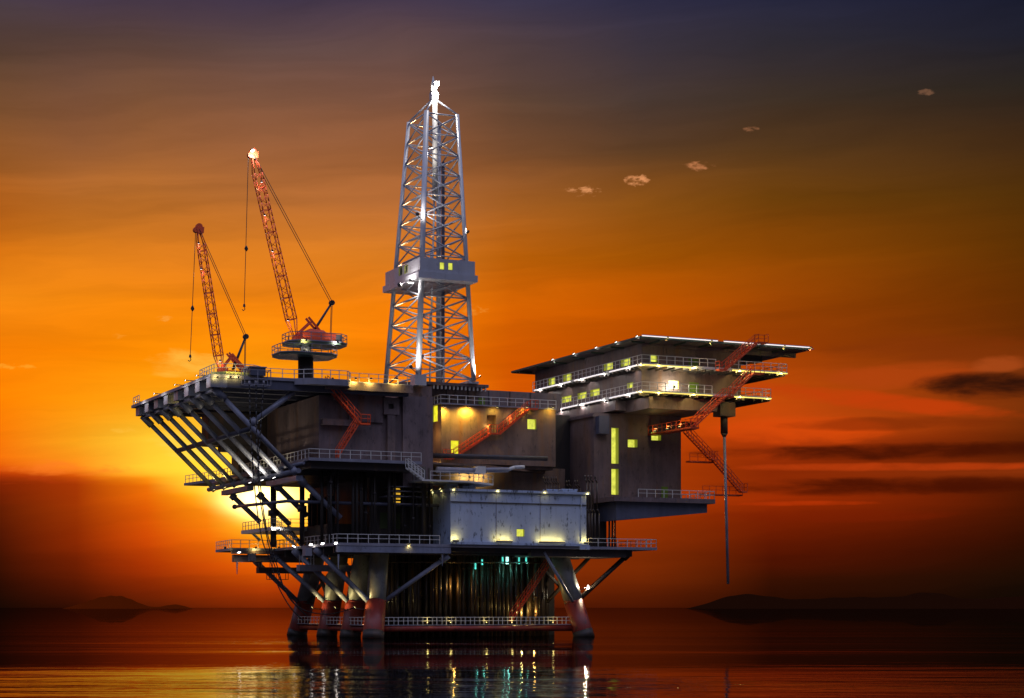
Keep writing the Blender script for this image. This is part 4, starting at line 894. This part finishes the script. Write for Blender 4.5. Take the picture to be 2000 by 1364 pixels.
for i, (pp, l) in enumerate((([(487,748,.8),(490,850,.6),(498,960,.4),(511,1050,.2),(527,1092,1),(541,1140,2),(566,1185,3.5),(592,1212,4.5)],'leftmost dark hose hanging from the cage to the sea in a long sag'),
        ([(500,748,1.0),(502,870,.8),(511,970,.6),(522,1040,.6),(541,1105,1.5),(560,1160,3),(590,1190,5),(640,1200,8),(690,1188,10)],'middle dark hose that swings right toward the second leg'),
        ([(515,748,1.2),(508,850,1.0),(504,930,.9),(512,1000,.9),(530,1085,1.4),(552,1142,3),(576,1180,5),(600,1204,6.5)],'dark hose from the right side of the cage that crosses the other two'))):
    t = thing('supply_hose', l, 'hose', at(*pp[0][:2],v=pp[0][2]), 'hoses hanging from the cage')
    pts = bez([at(x,y,v=v) for x,y,v in pp]); m = MB(); m.path(pts, .075, 6); part(m, 'hose_run', 'cable', t, True)
    m = MB(); m.tube(pts[0]+V((0,0,.25)), pts[0]-V((0,0,.3)), .14, 8); part(m, 'coupling', 'deck_grey', t, True)

# ================================================================== lamps of the platform
D = V((0,0,-1)); FR = V((0,-1,0)); LF = V((-1,0,0)); WHT = (1, .93, .86); YEL = (1, .74, .22); ORA = (1, .55, .12)
Lm = lamp
Lm((4.95,16.5,77.0), (-.2,-.7,-.6), 'white beacon at the very top of the derrick', 2000, WHT, .7, 'lens_white', 'work lamps on the derrick and cranes', 200, 'beacon', .6, arm=(4.95,17.5,76.4))
Lm((3.4,15.0,67.5), (.3,.3,-.9), 'white lamp inside the derrick below its top', 260, WHT, .5, 'lens_white', 'work lamps on the derrick and cranes', 200, 'beacon', .5, arm=dl(0,67.5))
Lm((-.1,13.6,48.4), (.05,.1,-1), 'white lamp under the front corner of the derrick cabin', 900, WHT, .7, 'lens_white', 'work lamps on the derrick and cranes', 170, arm=(.3,12.0,48.66))
Lm((-1.9,13.2,47.9), (.85,.1,.5), 'white lamp washing the left side of the derrick cabin', 1100, WHT, .6, 'lens_white', 'work lamps on the derrick and cranes', 130, arm=(-.05,13.6,48.9))
Lm((-1.0,11.4,36.6), (.5,.4,.8), 'white lamp at the foot of the near derrick leg', 900, WHT, .5, 'lens_white', 'work lamps on the derrick and cranes', 150, arm=(.7,12.9,35.8))
Lm((9.8,12.6,36.0), (-.5,.4,.8), 'white lamp at the foot of the right derrick leg', 900, WHT, .3, 'lens_white', 'work lamps on the derrick and cranes', 150, arm=(9.0,12.95,35.4))
Lm((.2,12.0,57.5), (.5,.5,.6), 'white lamp on the front of the derrick above the cabin', 700, WHT, .5, 'lens_white', 'work lamps on the derrick and cranes', 160, arm=dl(0,57.0))
Lm((8.2,13.2,56.0), (-.2,.5,.4), 'white lamp on the right derrick leg above the cabin', 500, WHT, .45, 'lens_white', 'work lamps on the derrick and cranes', 160, arm=dl(1,55.5))
Lm(at(492,300,v=4.3)+V((0,-.3,.3)), (.3,-.4,-.8), 'white lamp at the tip of the taller crane', 420, WHT, .5, 'lens_white', 'work lamps on the derrick and cranes', 200, 'beacon', .6)
for x, y, p_ in ((511,355,60),(517,420,60),(532,490,70),(562,625,60)):
    q = at(x,y,v=3.6); Lm(q, (0,.7,-.6), 'small white lamp on the boom of the taller crane %s' % {355:'near the tip',420:'a third of the way down',490:'at its middle',625:'near the foot'}[y], p_, WHT, .3, 'lens_white', 'boom lamps of the cranes')
for x, y, p_ in ((388,475,40),(393,525,50),(430,705,60)):
    q = at(x,y,v=6.0); Lm(q, (0,.7,-.6), 'small white lamp on the boom of the shorter crane %s' % {475:'near the tip',525:'in its upper half',705:'at the foot'}[y], p_, WHT, .28, 'lens_white', 'boom lamps of the cranes')
Lm(at(594,686,v=2.6), (.1,1,.0), 'white lamp shining on the pedestal of the taller crane', 160, WHT, .35, 'lens_white', 'work lamps on the derrick and cranes')
Lm(at(598,664,v=1.6), (0,.9,-.3), 'yellow lamp in front of the machinery house of the taller crane', 160, YEL, .3, 'lens_warm', 'work lamps on the derrick and cranes')
Lm(at(660,668,v=1.6), (0,.9,-.2), 'white lamp by the counterweight of the taller crane', 120, WHT, .3, 'lens_white', 'work lamps on the derrick and cranes')
# decks
for x, y, v, l in ((656,1060,-.25,'corner'),(630,1061,-.2,'second spot'),(607,1064,5.0,'third spot')):
    Lm(at(x,y+1,v=v if v < 1 else 7.5) if v < 1 else at(x,y,u=-15.9), (0,-.5,-.8), 'white lamp at the %s of the lower deck edge left of the blue girder' % l, 35, WHT, .42, 'lens_white', 'deck edge lamps')
for x, u in ((574,-15.9),):
    Lm(at(x,1067,u=u), (-.5,0,-.8), 'white lamp where the pale stair meets the lower deck', 40, WHT, .45, 'lens_white', 'deck edge lamps')
Lm(at(467,1079,v=25.2), (0,-.3,-1), 'white lamp under the left tip of the lower deck', 60, WHT, .4, 'lens_white', 'deck edge lamps')
for x, l in ((440,'outer'),(500,'middle'),(545,'inner')):
    Lm(at(x,1070,v=24.6), (.1,.9,-.2), 'yellow %s lamp along the railing of the left lower deck' % l, 90, YEL, .3, 'lens_warm', 'deck edge lamps')
for x, n_ in ((548,'right'),(534,'corner')):
    Lm(at(x,1030,v=18.2), (.1,.8,-.35), 'white lamp on the front edge of the small platform before the sun, %s one' % n_, 60, WHT, .14, 'lens_white', 'deck edge lamps')
Lm(at(800,1062,v=-.3), (0,.5,-.6), 'yellow lamp on the lower deck railing left of the pale module', 40, YEL, .3, 'lens_warm', 'deck edge lamps')
# pale module: foot lamps shine up, rim lamps shine down
for a_, b_, n_, p_ in ((.05,.9,'at the left corner',30),(6.2,8.6,'in the middle',45),(12.5,16.3,'right of the right seam',66),(19.2,19.85,'at the right corner',30)):
    batten((a_,-.62,12.62), (b_,-.62,12.62), (0,.55,.83), 'yellow strip lamp at the foot of the pale module %s' % n_, p_, group='foot lamps of the pale module')
for u, n_ in ((.3,'left corner'),(6.6,'middle'),(13.5,'right third'),(19.9,'right corner')):
    Lm((u,-.55,19.5), (0,.6,-.7), 'yellow rim lamp on the roof edge of the pale module, %s' % n_, 45, YEL, .32, 'lens_warm', 'roof edge lamps of the pale module', 170)
for v, n_ in ((2.5,'near'),(5.5,'middle'),(8.2,'far')):
    Lm((-.5,v,19.5), (.6,0,-.7), 'yellow lamp on the left roof edge of the pale module, %s one' % n_, 40, YEL, .3, 'lens_warm', 'roof edge lamps of the pale module', 170)
# drill block
for x, p_, n_ in ((868,1300,'left corner'),(917,1600,'left middle'),(971,160,'middle'),(1029,160,'right middle by the stair head'),(1080,170,'right corner')):
    q = at(x,795,v=10.9); Lm(q, (0,.55,-.8), 'yellow lamp under the roof edge of the brown block, %s' % n_, p_, (1,.64,.06), .30, 'lens_warm', 'lamps of the brown block', 165)
Lm(at(960,838,v=11.0)+V((0,.1,.3)), (0,1,.35), 'orange lamp in the alcove on the brown block', 110, ORA, .25, 'lens_warm', 'lamps of the brown block', 170)
Lm(at(1001,816,v=11.0), (0,1,.0), 'orange lamp beside the upper red stair on the brown block', 60, ORA, .22, 'lens_warm', 'lamps of the brown block', 170)
Lm(at(848,905,v=13.5), (.6,.6,-.3), 'orange lamp in the gap left of the brown block', 500, ORA, .25, 'lens_warm', 'lamps of the brown block', 200)
Lm((2.0,13.2,27.6), (.8,.5,.2), 'orange lamp shining on the left flank of the brown block', 110, ORA, .25, 'lens_warm', 'lamps of the brown block', 200)
for x, n_ in ((917,'left'),(944,'right')):
    Lm(at(x,932,v=13.4), (0,.9,.25), 'yellow lamp on the recessed wall behind the ledge deck, %s one' % n_, 420, YEL, .3, 'lens_warm', 'lamps of the brown block', 170)
# pipe deck edge
for x, n_ in ((650,'left'),(695,'middle'),(725,'right of middle'),(775,'right end')):
    Lm(at(x,740,v=1.0), (0,.6,-.7), 'yellow lamp on the right part of the pipe deck edge, %s' % n_, 260, (1,.72,.14), .3, 'lens_warm', 'pipe deck edge lamps', 170)
for x, n_ in ((425,'left'),(450,'middle'),(466,'right')):
    Lm(at(x,737,v=1.2), (0,.8,.25), 'yellow lamp under the railing of the shorter crane, %s' % n_, 60, YEL, .26, 'lens_warm', 'pipe deck edge lamps', 170)
for v, n_ in ((3.0,'nearest'),(8.4,'second'),(13.6,'third'),(24.4,'fourth'),(35.0,'farthest')):
    Lm((-33.0,v,32.7), (.85,.05,-.4), '%s white lamp on an arm along the left edge of the pipe deck' % n_, 110, WHT, .2, 'lens_white', 'pipe deck edge lamps', 170, arm=(-31.5,v,32.7))
Lm((-29.0,20.6,32.0), (-.3,.0,-1), 'yellow lamp between the girder ends of the pipe deck', 90, YEL, .3, 'lens_warm', 'pipe deck edge lamps', 200)
for v, n_ in ((7.6,'near'),(12.7,'middle'),(18.2,'far')):
    Lm((-21.5,v,20.6), (-.30,.28,.9), 'white lamp at the foot of the leaning struts, %s one' % n_, 600, (1,.86,.62), .36, 'lens_white', 'lamps at the feet of the struts', 170, arm=(-20.5,v+.8,20.9))
for v, n_ in ((30.5,'nearer'),(36.0,'farther')):
    Lm((-21.4,v,20.7), (-.30,.28,.9), 'small warm lamp at the feet of the distant struts, %s one' % n_, 200, YEL, .3, 'lens_warm', 'lamps at the feet of the struts', 170, arm=(-20.5,v+.8,20.9))
# living block
for v, n_ in ((.3,'corner'),(4,'second'),(11,'third'),(18,'fourth'),(25,'fifth'),(32,'sixth')):
    Lm((28.1,v,37.15), (.7,0,-.7), '%s white lamp along the left edge of the upper gallery' % n_, 110, WHT if v > 3 else YEL, .24, 'lens_white', 'gallery edge lamps', 190)
    if v < 28: Lm((28.1,v,33.45), (.7,0,-.7), '%s white lamp along the left edge of the lower gallery' % n_, 110, WHT if v > 3 else YEL, .24, 'lens_white', 'gallery edge lamps', 190)
for u, n_ in ((31,'left'),(36.5,'middle'),(44,'right'),(50.8,'far right')):
    Lm((u,-.4,37.3), (0,.6,-.7), 'yellow %s lamp along the front edge of the upper gallery' % n_, 230, YEL, .22, 'lens_warm', 'gallery edge lamps', 190, arm=(u,.1,37.2))
    if u < 50: Lm((u,-.4,33.6), (0,.6,-.7), 'yellow %s lamp along the front edge of the lower gallery' % n_, 230, YEL, .22, 'lens_warm', 'gallery edge lamps', 190, arm=(u,.1,33.5))
Lm((48.6,-.4,33.6), (0,.6,-.7), 'yellow lamp at the right tip of the lower gallery', 50, YEL, .22, 'lens_warm', 'gallery edge lamps', 190)
for v, n_ in ((0,'corner'),(6,'second'),(12,'third'),(19,'fourth'),(26,'fifth')):
    Lm((27.6,v,40.95), (.6,0,-.8), '%s white lamp along the left roof edge of the living block' % n_, 70, WHT, .3, 'lens_white', 'roof edge lamps of the living block', 170)
for u, n_ in ((32,'first'),(39,'second'),(45,'third'),(51,'fourth'),(55.5,'last')):
    Lm((u,-.8,40.95), (0,.6,-.8), '%s yellow lamp along the front roof edge of the living block' % n_, 130, YEL, .3, 'lens_warm', 'roof edge lamps of the living block', 170)
for z, segs in ((37.05,((1,9,'near'),(10.5,20,'middle'),(21.2,33.5,'far'))),(33.35,((1,9,'near'),(10.5,18,'middle'),(19.2,27.5,'far')))):
    for a_, b_, n_ in segs: batten((28.22,b_,z+.14), (28.22,a_,z+.14), (-.5,0,-1), 'white strip lamp along the left edge of the %s gallery, %s part' % ('upper' if z > 35 else 'lower', n_), 26, WHT, 'strip_white', 'strip lamps on the galleries', .09)
for a_, b_, n_ in ((28.0,40.0,'left'),(41.0,47.0,'middle'),(47.6,55.2,'right')):
    batten((a_,-.8,40.99), (b_,-.8,40.99), (0,-.4,-1), 'pale strip lamp along the front roof edge of the living block, %s part' % n_, 26, WHT, 'strip_white', 'strip lamps on the roof', .08)
for z, parts_ in ((37.05,((28.5,36.5,'left part of the upper gallery',110),(42.8,51.9,'right part of the upper gallery',90))),(33.35,((28.5,39.5,'left part of the lower gallery',120),(42.5,49.2,'right part of the lower gallery',80)))):
    for a_, b_, n_, p_ in parts_: batten((a_,-.16,z+.12), (b_,-.16,z+.12), (0,-.35,-1), 'yellow strip lamp along the front edge of the %s' % n_, p_, group='strip lamps on the galleries', w=.1)
Lm(at(1317,756,v=1.6), (0,.9,.25), 'added white lamp giving the glow round the brightest window of the living block', 520, (1,.9,.6), .4, 'lens_white', 'gallery edge lamps', 200)  # added lamp that throws the window's glow onto the wall
for v, n_ in ((7.8,'inner'),(4.2,'middle'),(.8,'outer')):
    Lm((34.8,v,28.95), (0,.2,.9), 'small yellow %s lamp on the orange tower catwalk' % n_, 30, YEL, .3, 'lens_warm', 'catwalk lamps', 200)
# legs and well pipes
for i, (a_, n_) in enumerate(((LEGS[0][0],'nearest'),(LEGS[1][0],'second'),(LEGS[2][0],'third'))):
    q = axis(a_, 5.0) + V((-3.2,-.5,-1.1)); Lm(q, (.8,.1,.55), 'yellow lamp beside the %s left leg' % n_, 420, (1,.78,.30), .3, 'lens_warm', 'lamps among the legs', 120, arm=axis(a_, 3.6)+V((-1.0,0,0)))
q = axis((20.8,2.5,-2.5,2.6), 6.4)+V((2.5,-.7,.3)); Lm(q, (-.9,.25,-.1), 'brilliant white lamp before the right leg', 1000, (1,.88,.6), .62, 'lens_white', 'lamps among the legs', 200, arm=axis((20.8,2.5,-2.5,2.6), 6.2)+V((.6,-.5,0)))
for x, y, c, p_, n_ in ((889,1140,ORA,190,'left orange'),(1022,1200,YEL,210,'right yellow'),(1046,1198,ORA,210,'far right orange')):
    q = at(x,y,v=6.2); Lm(q, (0,1,.0), '%s lamp shining on the well pipes' % n_, p_, c, .24, 'lens_warm', 'lamps among the well pipes', 200)
for x, y0, y1, n_ in ((982,1088,1100,'widest dim'),(991,1088,1102,'brightest'),(1014,1088,1102,'right'),(1028,1089,1098,'last right'),(942,1093,1104,'left'),(929,1100,1112,'leftmost low')):
    v = 6.6; hw_ = 2.4 if n_ == 'brightest' else 1.3; a, b = at(x-hw_,y1,v=v), at(x+hw_,y0,v=v)
    t = thing('tube_light', '%s teal tube light at the top of the well pipes' % n_, 'lamp', a, 'teal tube lights over the well pipes')
    m = MB(); m.box(a.x,b.x,v,v+.12,a.z,b.z); part(m, 'tube', 'lens_teal_bright' if n_ == 'brightest' else 'lens_teal', t)
    m = MB(); m.box(a.x-.05,b.x+.05,v,v+.3,b.z+.004,b.z+.2); part(m, 'cap', 'cable', t)
    l = bpy.data.lights.new('lamp_light', 'POINT'); l.energy = 14 if n_ != 'brightest' else 34; l.color = (.25,1,.85); l.shadow_soft_size = .1
    lo = bpy.data.objects.new('lamp_light', l); sc.collection.objects.link(lo); lo.parent = t; lo.location = ((b.x-a.x)/2, -.35, -.2)
for x in (1005, 955, 910, 760): pass
for x, n_ in ((835,'first'),(880,'second'),(950,'third'),(1000,'fourth'),(1080,'last')):
    q = at(x,1216,v=2.7); Lm(q, (0,-.3,.9), '%s yellow lamp along the water walkway' % n_, 18, YEL, .15, 'lens_warm', 'walkway lamps over the water', 200)
